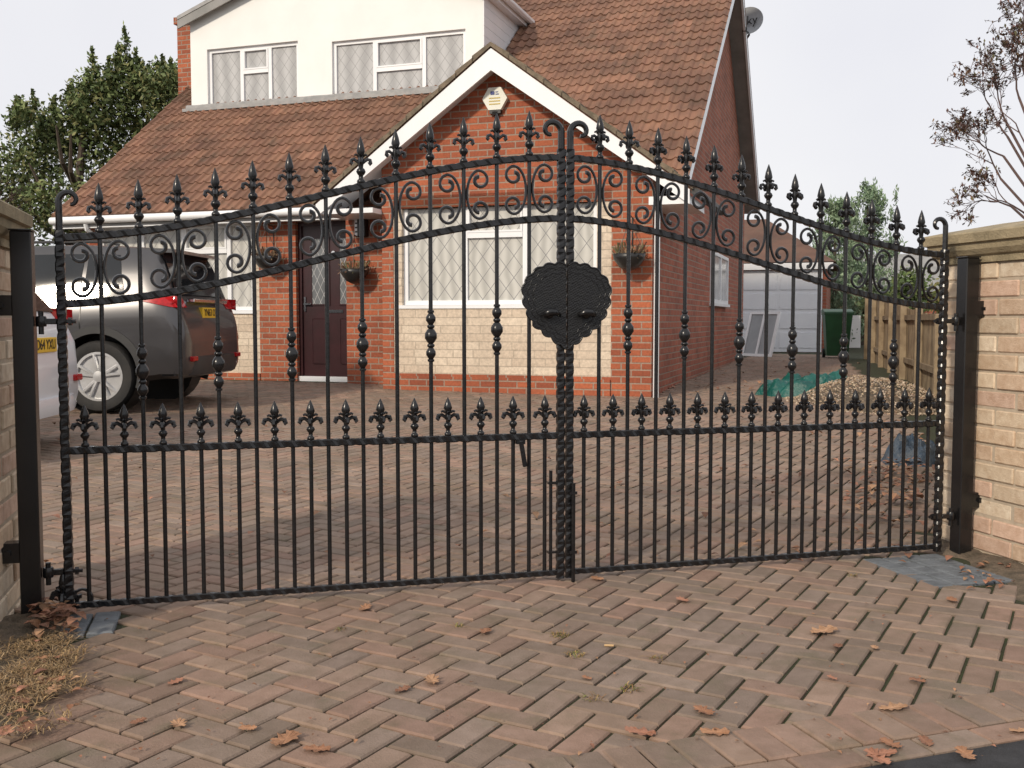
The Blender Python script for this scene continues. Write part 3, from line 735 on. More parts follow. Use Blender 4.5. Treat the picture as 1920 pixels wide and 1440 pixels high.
m=MB(); m.box(DX0,DX0+.05,DY+.2,yt+.1,zb-.1,DE); m.build('dormer_cheek',K['upvc'],DO)
m=MB(); ov=.14; dsl=(DRZ-DE)/((DX1-DX0)/2)
for s_ in (-1,1):
    xe=DRX+s_*((DX1-DX0)/2+ov); ze=DE-ov*dsl+.05
    m.prism([(DRX,DRZ+.05),(xe,ze),(xe,ze+.06),(DRX,DRZ+.12)],DY-.16,RY)
m.build('dormer_roof',K['lead'],DO)
m=MB(); 
for s_ in (-1,1):
    xe=DRX+s_*((DX1-DX0)/2+ov); ze=DE-ov*dsl+.05
    m.prism([(DRX,DRZ-.10),(xe,ze-.14),(xe,ze-.003),(DRX,DRZ+.047)],DY-.15,DY-.12)
m.build('dormer_bargeboard',K['soffit'],DO)
m=MB(); m.tube([(DX1+ov+.05,DY-.16,DE+.0),(DX1+ov+.05,yt+.25,DE+.0)],.055,8); m.build('dormer_gutter',K['upvc'],DO)
m=MB(); m.box(DX1+.014,DX1+ov+.0,DY-.12,yt+.2,DE-.1,DE+.0); m.build('dormer_fascia',K['upvc'],DO)
m=MB(); m.tube([(DX0-.05+.2*i,DY-.06+(.02 if i%2 else 0),zb-.0) for i in range(int((DX1-DX0)/.2)+1)],.045,6); m.box(DX0-.1,DX1+.1,DY-.12,DY,zb-.07,zb-.02); m.build('flashing',K['lead'],DO)
m=MB(); m.box(-9.12,-8.5,3.75,4.5,0,6.2); m.box(-9.16,-8.46,3.71,4.54,6.2,6.32); m.build('chimney',K['brick'],house)
ax,az=HLp(931,187,0)
m=MB(); m.prism([(ax+.155*math.cos(math.radians(60*k+0)),az+.15*math.sin(math.radians(60*k+0))) for k in range(6)],-.07,-.002); AL=tag(m.build('alarm_box',K['alarm'],None),'cream hexagonal burglar alarm box high on the brick gable','alarm box')
AL.location=HR; AL.rotation_euler=(0,0,-HA)
m=MB(); m.box(ax-.05,ax+.0,-.074,-.0705,az+.045,az+.085); m.box(ax+.012,ax+.055,-.074,-.0705,az+.045,az+.055); m.box(ax+.012,ax+.045,-.074,-.0705,az+.07,az+.08); m.build('logo',K['blue'],AL)
m=MB()
for i in range(3): m.box(ax-.07,ax+.07,-.074,-.0705,az-.0-i*.035,az+.012-i*.035)
m.build('printed_lines',K['yellow'],AL)
m=MB(); m.box(ax-.07,ax+.07,-.06,-.002,az-.17,az-.132); m.lathe([(.04,-.19),(.05,-.15)],(ax,-.03,az),10); m.build('siren_base',K['ablack'],AL)
lx,lz=HLp(684,425,.55)
r=emp('wall_lantern',HR,-HA,'black wall lantern beside the front door','lantern')
m=MB(); m.box(lx-.06,lx+.06,.44,.547,lz-.14,lz+.10,bev=.01); m.lathe([(.08,.10),(.01,.17)],(lx,.49,lz),6); m.build('lantern_body',K['ablack'],r)
px_,pz_=HLp(671,422,.55); r=emp('door_number_plaque',HR,-HA,'narrow white plaque on the brick pier by the front door','plaque')
m=MB(); m.box(px_-.035,px_+.02,.52,.548,pz_-.14,pz_+.14,bev=.004); m.build('board',K['upvc'],r)
m=MB(); 
for i in range(4): m.box(px_-.025,px_+.01,.515,.519,pz_-.10+i*.055,pz_-.08+i*.055)
m.build('lettering',K['ablack'],r)
def basket(px,py,b,label,sd):
    x,z=HLp(px,py,b); r=emp('hanging_basket',HR+E1*x+E2*(b-.19)+Vector((0,0,z)),-HA,label,'hanging basket','hanging baskets on the house front')
    m=MB(); m.lathe([(.03,-.19),(.11,-.15),(.175,-.06),(.19,.0),(.18,.0),(.14,-.04)],n=14); m.build('basket_bowl',K['ablack'],r,smooth=True)
    q=random.Random(sd); m=MB()
    for i in range(180):
        a=q.uniform(0,6.28); rr=.16*math.sqrt(q.random()); p=Vector((rr*math.cos(a),rr*math.sin(a),-.01)); e=p+Vector((math.cos(a)*q.uniform(.0,.10),math.sin(a)*q.uniform(0,.10),q.uniform(-.06,.14)))
        o_=Vector((q.uniform(-1,1),q.uniform(-1,1),q.uniform(-1,1))).normalized()*.008
        m.add([p-o_,p+o_,e+o_*1.6,e-o_],[(0,1,2,3)],q.choice([(.30,.2,.12),(.14,.13,.06),(.2,.12,.08)]))
    m.build('plants',K['oak'],r,cols=True,rec=False)
    m=MB()
    for a in (0,2.1,4.2): m.tube([(.18*math.cos(a),.18*math.sin(a),0),(0,0,.38)],.004,4)
    m.tube([(0,.186,.10),(0,.186,.42),(0,.0,.44),(0,0,.38)],.008,5); m.build('bracket',K['ablack'],r)
basket(514,482,MY,'hanging basket of dead plants left of the front door',1)
basket(677,506,.55,'hanging basket on the brick pier right of the front door',2)
basket(1186,478,0,'hanging basket on the brick right of the front window',3)
c=atY(1405,40,18.6); r=emp('satellite_dish',c,-HA+math.radians(-12),'round grey satellite dish at the gable top','satellite dish')
m=MB(); R0=.27; prof=[(.001,.0)]+[(R0*t,-.06*t*t) for t in (.3,.6,.85,1.)]+[(R0*1.0,-.05),(R0*.85,-.03),(R0*.4,.008),(.001,.012)]
m.lathe(prof,n=28,axis='y',sq=(1,.88)); m.build('reflector',K['dish'],r,ang=50)
m=MB(); m.tube([(0,.0,0),(-.05,.15,-.2),(-.25,.3,-.35)],.02,6); m.build('arm',K['ablack'],r)
m=MB(); m.tube([(0,0,-.2),(0,-.25,-.22)],.01,5); m.box(-.03,.03,-.3,-.22,-.25,-.17); m.build('receiver',K['ablack'],r)
txt('lettering','sky',.22,(.02,-.045,0),(math.pi/2,0,0),K['ablack'],r)
# ---------------------------------------------------------------- GARAGE
g0=atY(1548,640,25.5)
gr=emp('garage',(g0.x,g0.y,.0),-HA,'white doored garage with brown tiled roof at the end of the drive','garage')
m=MB(); m.box(-3.3,0,0,5,0,2.38); m.build('wall',K['sidebrick'],gr)
m=MB(); m.box(-2.25,-.1,-.06,-.002,.24,2.30,bev=.004)
D2=m.build('garage_door',K['gdoor'],gr)
m=MB()
for i in range(4):
    for j in range(2): m.box(-2.15+j*1.02,-1.2+j*1.02,-.075,-.061,.34+i*.49,.74+i*.49,bev=.012)
m.build('door_panels',K['gdoor'],D2)
m=MB(); m.box(-3.45,.15,-.2,-.15,2.32,2.48); m.build('fascia',K['upvc'],gr)
m=MB(); vs=[(-4.4,-.2,2.5),(.2,-.2,2.5),(.2,5.2,2.5),(-4.4,5.2,2.5),(-4.4,2.5,3.85),(-1.7,2.5,3.85)]
m.add(vs,[(0,1,5,4),(1,2,5),(2,3,4,5),(3,0,4),(3,2,1,0)],(.58,.6,.64)); m.build('roof',K['tile'],gr,cols=True)
b=onG(1568,671)
r=emp('wheelie_bin',b,-.2,'dark green wheelie bin in front of the garage end','bin')
m=MB(); vs=[]
for z,w,d in ((.05,.22,.22),(.5,.25,.27),(.95,.285,.33)):
    vs+= [(-w,-d,z),(w,-d,z),(w,d,z),(-w,d,z)]
m.add(vs,[(3,2,1,0)]+[(i*4+k,i*4+(k+1)%4,(i+1)*4+(k+1)%4,(i+1)*4+k) for i in range(2) for k in range(4)]+[(8,9,10,11)])
m.box(-.30,.30,-.345,.345,.93,.97,bev=.008); m.build('body',K['bin'],r)
m=MB(); m.prism([(-.35,.975),(-.34,1.0),(0,1.06),(.34,1.04),(.36,.975)],-.30,.30,axis='x'); m.build('lid',K['bin'],r)
for x in (-.24,.24):
    m=MB(); m.lathe([(.1,-.03),(.1,.03)],(x,.24,.1),14,'x'); m.build('wheel',K['tyre'],r)
p=onG(1602,652); r=emp('board',p,-.2,'pale board leaning behind the green bin','board')
m=MB(); m.T=Matrix.Rotation(-.12,4,'X'); m.box(-.17,.17,0,.03,0,.95,bev=.004); m.build('panel',K['white'],r)
p=onG(1416,668); r=emp('window_frame',(p.x,p.y,p.z),-1.0,'old white window frame leaning against the house side wall','window frame')
m=MB(); m.T=Matrix.Rotation(-.28,4,'X')
for a in ((-.45,-.39,0,1.05),(.39,.45,0,1.05),(-.39,.39,0,.06),(-.39,.39,.99,1.05),(-.03,.03,.06,.99)): m.box(a[0],a[1],0,.05,a[2],a[3])
f_=m.build('frame',K['upvc'],r)
m=MB(); m.T=Matrix.Rotation(-.28,4,'X'); m.box(-.39,.39,.02,.03,.06,.99); m.build('glass',K['dish'],f_)
p=onG(1490,655); r=emp('barbecue',p,0,'small black kettle barbecue in front of the garage door','barbecue')
m=MB(); m.lathe([(.05,.22),(.16,.28),(.20,.40),(.19,.46),(.10,.54),(.02,.56)],n=14); m.build('kettle',K['ablack'],r,smooth=True)
for a in (0,2.1,4.2):
    m=MB(); m.tube([(.1*math.cos(a),.1*math.sin(a),.3),(.2*math.cos(a),.2*math.sin(a),0)],.012,5); m.build('leg',K['ablack'],r)
p=onG(1450,658); r=emp('plant_pot',p,0,'dark pot with a twiggy plant near the garage door','plant pot')
m=MB(); m.lathe([(.10,0),(.15,.22),(.16,.24)],n=12); m.build('pot',K['ablack'],r)
m=MB(); 
for i in range(14):
    a=RN.uniform(0,6.28); m.tube([(0,0,.2),(.1*math.cos(a),.1*math.sin(a),.4),(.22*math.cos(a),.22*math.sin(a),RN.uniform(.4,.65))],.008,4)
m.build('twigs',K['twig'],r)
def heap(name,c,rx,ry,h,mat,label,cat,seed,rz=0,fold=.5,N=48,kind=None,freq=3.2,smooth=True):
    m=MB(); vs=[]; 
    for j in range(N+1):
        for i in range(N+1):
            a=-1.0+2*i/N; b_=-1.+2*j/N; rr=math.sqrt(a*a+b_*b_)
            e=max(0,1-rr**2.2); n1=noise.noise(Vector((a*1.6+seed,b_*1.6,seed))); n2=abs(noise.noise(Vector((a*freq+seed,b_*freq,seed*2)))); n3=abs(noise.noise(Vector((a*freq*2.6,b_*freq*2.6,seed*3))))
            z=h*e**.6*(1+.5*n1)+fold*h*(n2-.2)*min(1,e*3)+fold*.45*h*n3*min(1,e*2)
            s_=1+.22*noise.noise(Vector((math.atan2(b_,a)*1.3,seed,1)))
            vs.append((a*rx*s_,b_*ry*s_,max(-.03,z-.02)))
    m.add(vs,[(j*(N+1)+i,j*(N+1)+i+1,(j+1)*(N+1)+i+1,(j+1)*(N+1)+i) for j in range(N) for i in range(N)])
    o=m.build(name,mat,smooth=smooth,rec=False); o.location=c; o.rotation_euler=(0,0,rz); return tag(o,label,cat,kind=kind)
c=onG(1545,745); heap('tarpaulin',(c.x+.02,c.y+.3,c.z),.66,.45,.20,K['tarp'],'crumpled green tarpaulin lying by the gravel heap','tarpaulin',9.4,fold=1.0,freq=2.4,N=70)
c=onG(1712,870); heap('plastic_sack',(c.x+.05,c.y+.1,c.z),.24,.22,.15,K['bluebag'],'crumpled dark blue plastic sack near the right gate post','sack',5.1,fold=.8)
c=onG(1668,768); m=MB(); gc=[(.54,.44,.31),(.46,.36,.26),(.62,.52,.40),(.42,.29,.20),(.54,.45,.38)]
cc=(c.x,c.y+.55,c.z)
for i in range(5600):
    a=RN.uniform(0,6.28); rr=math.sqrt(RN.random())*1.12; x=cc[0]+rr*.78*math.cos(a)+ .02; y=cc[1]+rr*1.05*math.sin(a)+.1; z=gz(y)+.27*max(0,1-rr*rr)*(1+.3*noise.noise(Vector((x*3,y*3,0))))
    s_=RN.uniform(.009,.02); q=RN.choice(gc)
    vs=[Vector((x,y,z))+Vector((RN.uniform(-1,1),RN.uniform(-1,1),RN.uniform(-.6,.9)))*s_ for _ in range(4)]
    m.add(vs,[(0,1,2),(0,3,1),(1,3,2),(0,2,3)],q)
tag(m.build('gravel_heap',K['gravel'],cols=True,rec=False),'heap of loose tan gravel against the fence','gravel',kind='stuff')
heap('gravel_core',(cc[0]+.05,cc[1]+.05,cc[2]-.02),.74,.95,.25,K['dirt'],'packed sand and stones under the loose gravel heap','gravel',7.7,fold=.1,kind='stuff')
# ---------------------------------------------------------------- fence
fr=emp('wooden_fence',FB,math.atan2(FD.y,FD.x),'weathered vertical board fence with posts along the side drive','fence')
m=MB(); s=-5.6; L=(FA-FB).length
def ftop(s): return 1.05+(1.5-1.05)*max(-.3,s/L)
while s<L+1.5:
    y=FB.y+FD.y*s; c=RN.uniform(.65,1.15); h=ftop(s)+RN.uniform(-.012,.012)
    m.box(s,s+.098,-.01+(.012 if RN.random()<.5 else 0),.01,gz(y)-.02,h,col=(c,c,c*.97)); s+=.104
m.build('boards',K['fence'],fr,cols=True,rec=False)
s=-5.6
while s<L+1.6:
    m=MB(); y=FB.y+FD.y*s; m.box(s,s+.09,.012,.10,gz(y)-.05,ftop(s)+.07,col=(.9,.9,.9),bev=.006); m.build('fence_post',K['fence'],fr,cols=True); s+=1.83
for z in (.25,.85):
    m=MB(); m.box(-5.6,L+1.4,.011,.05,z+.2,z+.27,col=(.8,.8,.8)); m.build('fence_rail',K['fence'],fr,cols=True)
# ---------------------------------------------------------------- trees
def leaves(m,c,r,n,size,pal,rnd,shell=.55,up_=0,asp=2.2):
    for i in range(n):
        v=Vector((rnd.gauss(0,1),rnd.gauss(0,1),rnd.gauss(0,1))).normalized(); d=shell+(1-shell)*rnd.random()
        if rnd.random()<.25: d*=rnd.random()**.5
        nz=noise.noise(Vector((v.x*2.2+c[0],v.y*2.2+c[1],v.z*2.2+c[2]))); d*=1+.28*nz
        p=Vector((c[0]+v.x*r[0]*d,c[1]+v.y*r[1]*d,c[2]+v.z*r[2]*d))
        a=Vector((rnd.gauss(0,1),rnd.gauss(0,1),rnd.gauss(0,1)+up_)).normalized(); b=a.cross(Vector((rnd.gauss(0,1),rnd.gauss(0,1),rnd.gauss(0,1)))).normalized()
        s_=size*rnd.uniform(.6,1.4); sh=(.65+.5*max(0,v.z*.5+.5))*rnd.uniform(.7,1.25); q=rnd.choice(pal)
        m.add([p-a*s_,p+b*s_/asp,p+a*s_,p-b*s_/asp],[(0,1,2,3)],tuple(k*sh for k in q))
rnd=random.Random(5)
t=emp('evergreen_tree',(-9.3,22,0),0,'large dark evergreen tree behind the left end of the house','tree')
def TL(px,py,Y): p=atY(px,py,Y); return (p.x+9.3,p.y-22,p.z)
m=MB(); pg=[(.30,.39,.15),(.20,.28,.10),(.38,.46,.18),(.46,.46,.19),(.14,.20,.07)]
for (px,py,rx,rz_,n) in ((250,185,65,80,2100),(180,200,60,75,1800),(310,170,50,60,1500),(130,240,60,70,1700),(335,160,35,45,800),(80,280,65,75,1800),(60,370,80,80,1800),(200,300,100,90,2300),(110,390,90,60,1200),(40,220,30,45,350),(270,260,80,70,1400),(20,330,50,90,1000),(300,330,70,60,600)):
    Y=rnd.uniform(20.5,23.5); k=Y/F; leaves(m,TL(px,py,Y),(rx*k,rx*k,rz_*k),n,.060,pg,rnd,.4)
for (px,py,h) in ((235,55,70),(222,85,55),(175,95,65),(300,110,45),(325,115,40),(160,135,50),(60,175,50),(255,100,50),(205,115,60),(348,120,30),(135,155,45),(100,190,50),(30,190,40),(272,120,45),(188,145,40),(245,120,50),(310,125,40),(80,215,45)):
    Y=22; k=Y/F
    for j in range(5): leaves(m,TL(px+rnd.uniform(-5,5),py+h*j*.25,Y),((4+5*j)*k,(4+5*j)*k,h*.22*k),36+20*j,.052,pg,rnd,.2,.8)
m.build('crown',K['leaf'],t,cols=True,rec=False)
m=MB(); m.tube([(0,0,-.1),(.1,0,1.5),(-.1,.1,3.5),(.1,0,5)],lambda q:.25-.2*q,8)
for i in range(14):
    a=rnd.uniform(0,6.28); z=rnd.uniform(1,3.8); m.tube([(0,0,z),(math.cos(a)*.9,math.sin(a)*.9,z+.5),(math.cos(a)*1.6,math.sin(a)*1.2,z+1.2)],lambda q:.08-.06*q,5)
m.build('trunk',K['bark'],t)
def branchtree(name,base,label,h,seed,n0,palc,nleaf,mat,lvl=5,spread=.6,ls=.035,targets=None,pr=.5):
    q=random.Random(seed); r=emp(name,base,0,label,'tree'); m=MB(); ml=MB()
    def grow(p,d,L,rad,lv):
        pts=[p]; n=4
        for i in range(n):
            d=(d+Vector((q.gauss(0,.15),q.gauss(0,.15),q.gauss(0,.12)+.03))).normalized(); p=p+d*(L/n); pts.append(p)
        m.tube(pts,lambda t:max(.0020,rad*(1-.4*t)),5 if lv>2 else 3,caps=False)
        if lv<=2:
            for i in range(nleaf):
                if q.random()<pr: continue
                pp=pts[q.randrange(1,5)]; a=Vector((q.gauss(0,1),q.gauss(0,1),q.gauss(0,1))).normalized(); b=a.cross(Vector((0,.3,1))).normalized(); s_=ls*q.uniform(.5,1.3)
                ml.add([pp,pp+a*s_+b*s_*.5,pp+a*s_*2,pp+a*s_-b*s_*.5],[(0,1,2,3)],q.choice(palc))
        if lv==0: return
        for i in range(q.choice((2,3,3)) if lv>1 else 3):
            ax=Vector((q.gauss(0,1),q.gauss(0,1),q.gauss(0,1))).normalized(); dd=(d+ax*spread).normalized()
            st=pts[q.choice((2,3,4,4))]; grow(st,dd,L*q.uniform(.6,.82),rad*.6,lv-1)
    for tg in targets: grow(Vector(tg[5] if len(tg)>5 else (0,0,tg[3])),Vector(tg[:3]).normalized(),h*tg[4],n0*(1 if len(tg)<6 else .42),lvl if len(tg)<6 else lvl-1)
    for tg in targets:
        if len(tg)>5: m.tube([(0,0,tg[3]),((tg[5][0])*.45,tg[5][1]*.5,(tg[3]+tg[5][2])/2-.08),tg[5]],lambda t:n0*(.9-.4*t),5)
    m.tube([(0,0,-.2),(.02,0,.8),(0,0,1.9)],lambda t:n0*1.9*(1-.4*t),8)
    m.build('branches',mat,r,rec=False)
    if nleaf: ml.build('leaves',K['leaf'],r,cols=True,rec=False)
TX,TY=5.15,9.2
tg=[]
for (px,py,dx,dz,ln) in ((1895,330,-.5,.7,.36),(1905,250,-.5,.7,.36),(1915,180,-.3,1,.36),(1885,390,-.7,.4,.32),(1935,300,-.2,1,.42),(1935,120,-.1,1,.32),(1915,400,-.6,.4,.34),(1900,215,-.5,.8,.30),(1890,290,-.6,.3,.28),(1960,200,0,1,.5)):
    p=atY(px,py,TY); tg.append((dx,rnd.uniform(-.4,.4),dz,1.5,ln,(p.x-TX,rnd.uniform(-.2,.2),p.z-.1)))
branchtree('autumn_tree',(TX,TY,.1),'thin almost bare tree with a few reddish leaves behind the right pillar',.86,21,.022,[(.40,.22,.15),(.34,.17,.15),(.44,.30,.18),(.32,.30,.16),(.30,.2,.2)],4,K['twig'],lvl=6,targets=tg,spread=.66,ls=.020,pr=.66)
branchtree('bare_tree',(-10.9,20.5,.2),'bare grey twiggy tree at the far left edge',1.0,8,.045,[(.3,.2,.1)],0,K['twig'],lvl=5,targets=[(.1,0,1,1.5,1),(.4,0,1,1.6,.8),(-.2,0,1,1.5,1)],spread=.6)
def conifer(base,label,h,w,seed,pg):
    q=random.Random(seed); r=emp('conifer_tree',base,0,label,'tree'); m=MB()
    for i in range(24):
        t=i/24; z=h*(.1+.88*t); ww=w*(1-t)**.6+.12
        for k in range(6):
            a=q.uniform(0,6.28); rr=ww*q.uniform(.3,.85); leaves(m,(rr*math.cos(a),rr*math.sin(a),z+q.uniform(-.2,.25)),(ww*.36,ww*.36,.30),60,.075,pg,q,.3,1.2,3.5)
    for i in range(8):
        a=q.uniform(0,6.28); rr=w*q.uniform(.1,.6); leaves(m,(rr*math.cos(a),rr*math.sin(a),h*q.uniform(.75,.98)),(.10,.10,.4),60,.07,pg,q,.1,2,3.5)
    m.build('crown',K['leaf'],r,cols=True,rec=False)
    m=MB(); m.tube([(0,0,-.1),(0,0,h*.9)],lambda t:.14*(1-.9*t),6); m.build('trunk',K['bark'],r)
pc=[(.48,.66,.42),(.38,.55,.34),(.56,.72,.46),(.28,.42,.24)]
p=atY(1565,500,31); conifer((p.x,31,.2),'pale green conifer directly behind the garage, left of two',4.5,1.5,3,pc)
p=atY(1625,500,33); conifer((p.x,33,.2),'pale green conifer behind the garage, taller and further right',5.2,1.55,4,pc)
def shrub(px,py,Y,rx,rz_,label,seed,pg,n=1300,size=.07):
    q=random.Random(seed); c=atY(px,py,Y); k=Y/F; r=emp('shrub',(c.x,c.y,gz(Y)),0,label,'shrub'); m=MB()
    for i in range(5): leaves(m,(q.uniform(-.5,.5)*rx*k,q.uniform(-.3,.3),c.z-gz(Y)+q.uniform(-.4,.3)*rz_*k),(rx*k*.7,rx*k*.7,rz_*k*.8),n//5,size,pg,q,.3)
    m.build('foliage',K['leaf'],r,cols=True,rec=False)
    m=MB()
    for i in range(4): m.tube([(0,0,-.05),(q.uniform(-.2,.2),0,.6),(q.uniform(-.5,.5),0,1.3)],.02,5)
    m.build('stems',K['bark'],r)
shrub(1725,545,24,55,60,'bushy green shrub beyond the fence beside the right gate stile',1,[(.20,.32,.10),(.3,.38,.14),(.14,.2,.07)])
shrub(1655,560,28,45,50,'dark shrub beyond the far end of the fence',2,[(.12,.16,.08),(.18,.24,.11)])
shrub(1800,560,20,60,60,'yellow green shrub behind the right pillar',3,[(.28,.34,.11),(.38,.36,.14)])
shrub(40,500,26,80,110,'dark hedge bush behind the parked cars',4,[(.08,.12,.05),(.13,.19,.07)],2500,.08)
c=atY(1745,520,38); nb=emp('neighbour_house',(c.x,38,.2),-.1,'distant house with dark roof beyond the fence','house')
m=MB(); m.box(-2.6,4,0,6,0,1.9); m.build('wall',K['sidebrick'],nb)
m=MB(); m.prism([(-.4,1.9),(6.4,1.9),(3,3.5)],-3,4.3,axis='x'); m.build('roof',K['soffit'],nb)
# ---------------------------------------------------------------- CARS
def lerp(a,b,t): return a+(b-a)*t
def emp2(n,loc,par):
    o=bpy.data.objects.new(n,None); C.objects.link(o); o.parent=par; o.location=loc; return o
def car(loc,rz,st,paint,label,wheels,wr,plate,suv,lampz,platez):
    r=emp('parked_car',loc,rz,label,'car')
    def sec(x):
        if x<=st[0][0]: return st[0][1:]
        for a,b in zip(st,st[1:]):
            if x<=b[0]:
                t=(x-a[0])/(b[0]-a[0]); return tuple(lerp(p,q,t) for p,q in zip(a[1:],b[1:]))
        return st[-1][1:]
    def pts(x):
        zb,zs,zt,w,wt=sec(x); h=zs-zb; g=zt-zs
        return [(0,zb),(w*.86,zb),(w*.955,zb+.05),(w*.98,zb+.2*h),(w,zb+.45*h),(w*.985,zb+.66*h),(w*1.0,zb+.80*h),(w*.955,zs),(lerp(w*.955,wt,.5)+.012,zs+g*.5),(wt+.006,zs+g*.88),(wt*.95,zs+g*.97),(wt*.8,zt),(wt*.4,zt+.008),(0,zt+.01)]
    def yat(x,z):
        P=pts(x)
        for a,b in zip(P[1:],P[2:]):
            if a[1]<=z<=b[1]+1e-6 and b[1]>a[1]: return lerp(a[0],b[0],(z-a[1])/(b[1]-a[1]))
        return P[7][0]
    xs=[]
    for a,b in zip(st,st[1:]):
        n=max(1,int((b[0]-a[0])/.12)); xs+= [lerp(a[0],b[0],i/n) for i in range(n)]
    xs.append(st[-1][0]); m=MB(); vs=[]; NP=14; ring=2*NP-2
    for x in xs:
        P=pts(x); vs+= [(x,y,z) for y,z in P]+[(x,-y,z) for y,z in P[-2:0:-1]]
    fs=[(i*ring+k,i*ring+(k+1)%ring,(i+1)*ring+(k+1)%ring,(i+1)*ring+k) for i in range(len(xs)-1) for k in range(ring)]
    fs+= [tuple(range(ring)),tuple((len(xs)-1)*ring+k for k in range(ring))]
    m.add(vs,fs); body=m.build('body',paint,r)
    cm=MB()
    for wx in wheels:
        for s in (1,-1):
            cm.lathe([(wr+.055,min(s*.58,s*1.2)),(wr+.055,max(s*.58,s*1.2))],(wx,0,wr+.02),36,'y')
    cut=cm.build('cutter',paint); 
    cut.parent=r
    bpy.context.view_layer.update()
    md=body.modifiers.new('b','BOOLEAN'); md.operation='DIFFERENCE'; md.object=cut; md.solver='EXACT'
    bpy.context.view_layer.update()
    me=bpy.data.meshes.new_from_object(body.evaluated_get(bpy.context.evaluated_depsgraph_get()))
    body.modifiers.clear()
    if len(me.polygons)>50: body.data=me
    body.data.polygons.foreach_set('use_smooth',[True]*len(body.data.polygons)); body.data.set_sharp_from_angle(angle=math.radians(24))
    bpy.data.objects.remove(cut)
    Lc=st[-1][0]
    def patch(xa,xb,fa,fb,s,off,mat,name,n=8,q=4,slx=(0,0)):
        mm=MB(); vs=[]
        for j in range(q+1):
            for i in range(n+1):
                x=lerp(xa+slx[0]*j/q,xb+slx[1]*j/q,i/n); zb,zs,zt,w,wt=sec(x)
                z=lerp(fa(x,zs,zt),fb(x,zs,zt),j/q)
                vs.append((x,s*(yat(x,z)+off),z))
        mm.add(vs,[(j*(n+1)+i,j*(n+1)+i+1,(j+1)*(n+1)+i+1,(j+1)*(n+1)+i) for j in range(q) for i in range(n)])
        return mm.build(name,mat,r,smooth=True)
    top=lambda x,zs,zt:zs+(zt-zs)*.84; bot=lambda x,zs,zt:zs+.03
    wb=[(.60,1.02,(.10,.0)),(1.06,1.92,(0,0)),(1.98,2.85,(0,-.25))] if suv else [(.55,.9,(.15,0)),(.95,1.7,(0,0)),(1.76,2.5,(0,-.25))]
    for s in (1,-1):
        for a,b,sl_ in wb: patch(a,b,bot,top,s,.006,K['cglass'],'side_window',slx=sl_)
        xl=.46 if suv else .26
        patch(.05,xl,lambda x,zs,zt:lampz-.075+.20*max(0,x-.05),lambda x,zs,zt:lampz+.045+.02*(x/xl),s,.012,K['red'],'tail_light')
        # door shut lines
        if suv: 
            for xd in (1.04,1.95,2.95):
                patch(xd,xd+.010,lambda x,zs,zt:sec(x)[0]+.15 if xd>1.2 else .80,lambda x,zs,zt:zs,s,.003,K['ablack'],'door_shut_line',n=1,q=6)
            patch(wheels[0]+wr+.14,wheels[1]-wr-.14,lambda x,zs,zt:sec(x)[0]+.0,lambda x,zs,zt:sec(x)[0]+.13,s,.01,K['clad'],'sill_cladding',n=20)
    ra,rb=(.150,.325) if suv else (.16,.55)
    mm=MB(); vs=[]
    for x in (ra,lerp(ra,rb,.33),lerp(ra,rb,.66),rb):
        zb,zs,zt,w,wt=sec(x)
        for k in range(-4,5): y=wt*.92*k/4; vs.append((x-.012,y,zt+.014-.004*abs(k)*.5))
    mm.add(vs,[(j*9+i,j*9+i+1,(j+1)*9+i+1,(j+1)*9+i) for j in range(3) for i in range(8)]); mm.build('rear_window',K['cglass'],r,rec=False)
    wt_=sec(rb)[4]; zt_=sec(rb)[2]
    mm=MB(); mm.prism([(rb-.17,zt_-.005),(rb-.13,zt_+.035),(rb+.25,zt_+.045),(rb+.25,zt_)],-wt_*.94,wt_*.94,axis='y'); mm.build('spoiler',paint,r)
    def xr(z):
        x=0
        while x<1.0:
            if sec(x)[2]>=z: return x
            x+=.005
        return x
    for s in (1,-1):
        mm=MB(); ys=sorted((s*.60,s*.85)); za,zb_=lampz-.06,lampz+.045
        xa,xb_=xr(za)-.012,xr(zb_)-.012
        mm.add([(xa,ys[0],za),(xa,ys[1],za),(xb_,ys[1],zb_),(xb_,ys[0],zb_),(xa+.1,ys[0],za),(xa+.1,ys[1],za),(xb_+.1,ys[1],zb_),(xb_+.1,ys[0],zb_)],[(0,1,2,3),(4,5,6,7),(0,1,5,4),(3,2,6,7),(0,3,7,4),(1,2,6,5)]); mm.build('tail_light',K['red'],r)
        mm=MB(); mm.box(-.03,.03,*sorted((s*.60,s*.74)),.50,.55,bev=.008); mm.build('reflector',K['red'],r)
    mm=MB(); vs=[]
    for (xo,zz) in ((-.03,.36 if suv else .27),(-.045,.44 if suv else .33),(-.03,.54 if suv else .40)):
        for k in range(-8,9):
            y=.86*k/8; vs.append((xo+.16*(abs(k)/8)**5,y,zz))
    n17=17; o_=len(vs); vs+= [(x+.12,y,z) for x,y,z in vs]
    fs=[(j*n17+i,j*n17+i+1,(j+1)*n17+i+1,(j+1)*n17+i) for j in range(2) for i in range(16)]
    fs+= [tuple(o_+k for k in f[::-1]) for f in fs]+[(i,i+1,o_+i+1,o_+i) for i in range(16)]+[(2*n17+i,2*n17+i+1,o_+2*n17+i+1,o_+2*n17+i) for i in range(16)]
    mm.add(vs,fs); mm.build('rear_bumper',K['clad'] if suv else paint,r,ang=40)
    if suv:
        mm=MB(); mm.box(xr(lampz-.1)-.03,xr(lampz-.1)+.05,-.5,.5,lampz-.005,lampz+.03,bev=.006); mm.build('chrome_strip',K['chrome'],r)
        for s in (1,-1):
            mm=MB(); mm.tube([(.75,s*.62,1.665),(.85,s*.64,1.70),(2.4,s*.62,1.695),(2.5,s*.6,1.65)],.014,6); mm.build('roof_rail',K['clad'],r)
    px=xr(platez)-.03
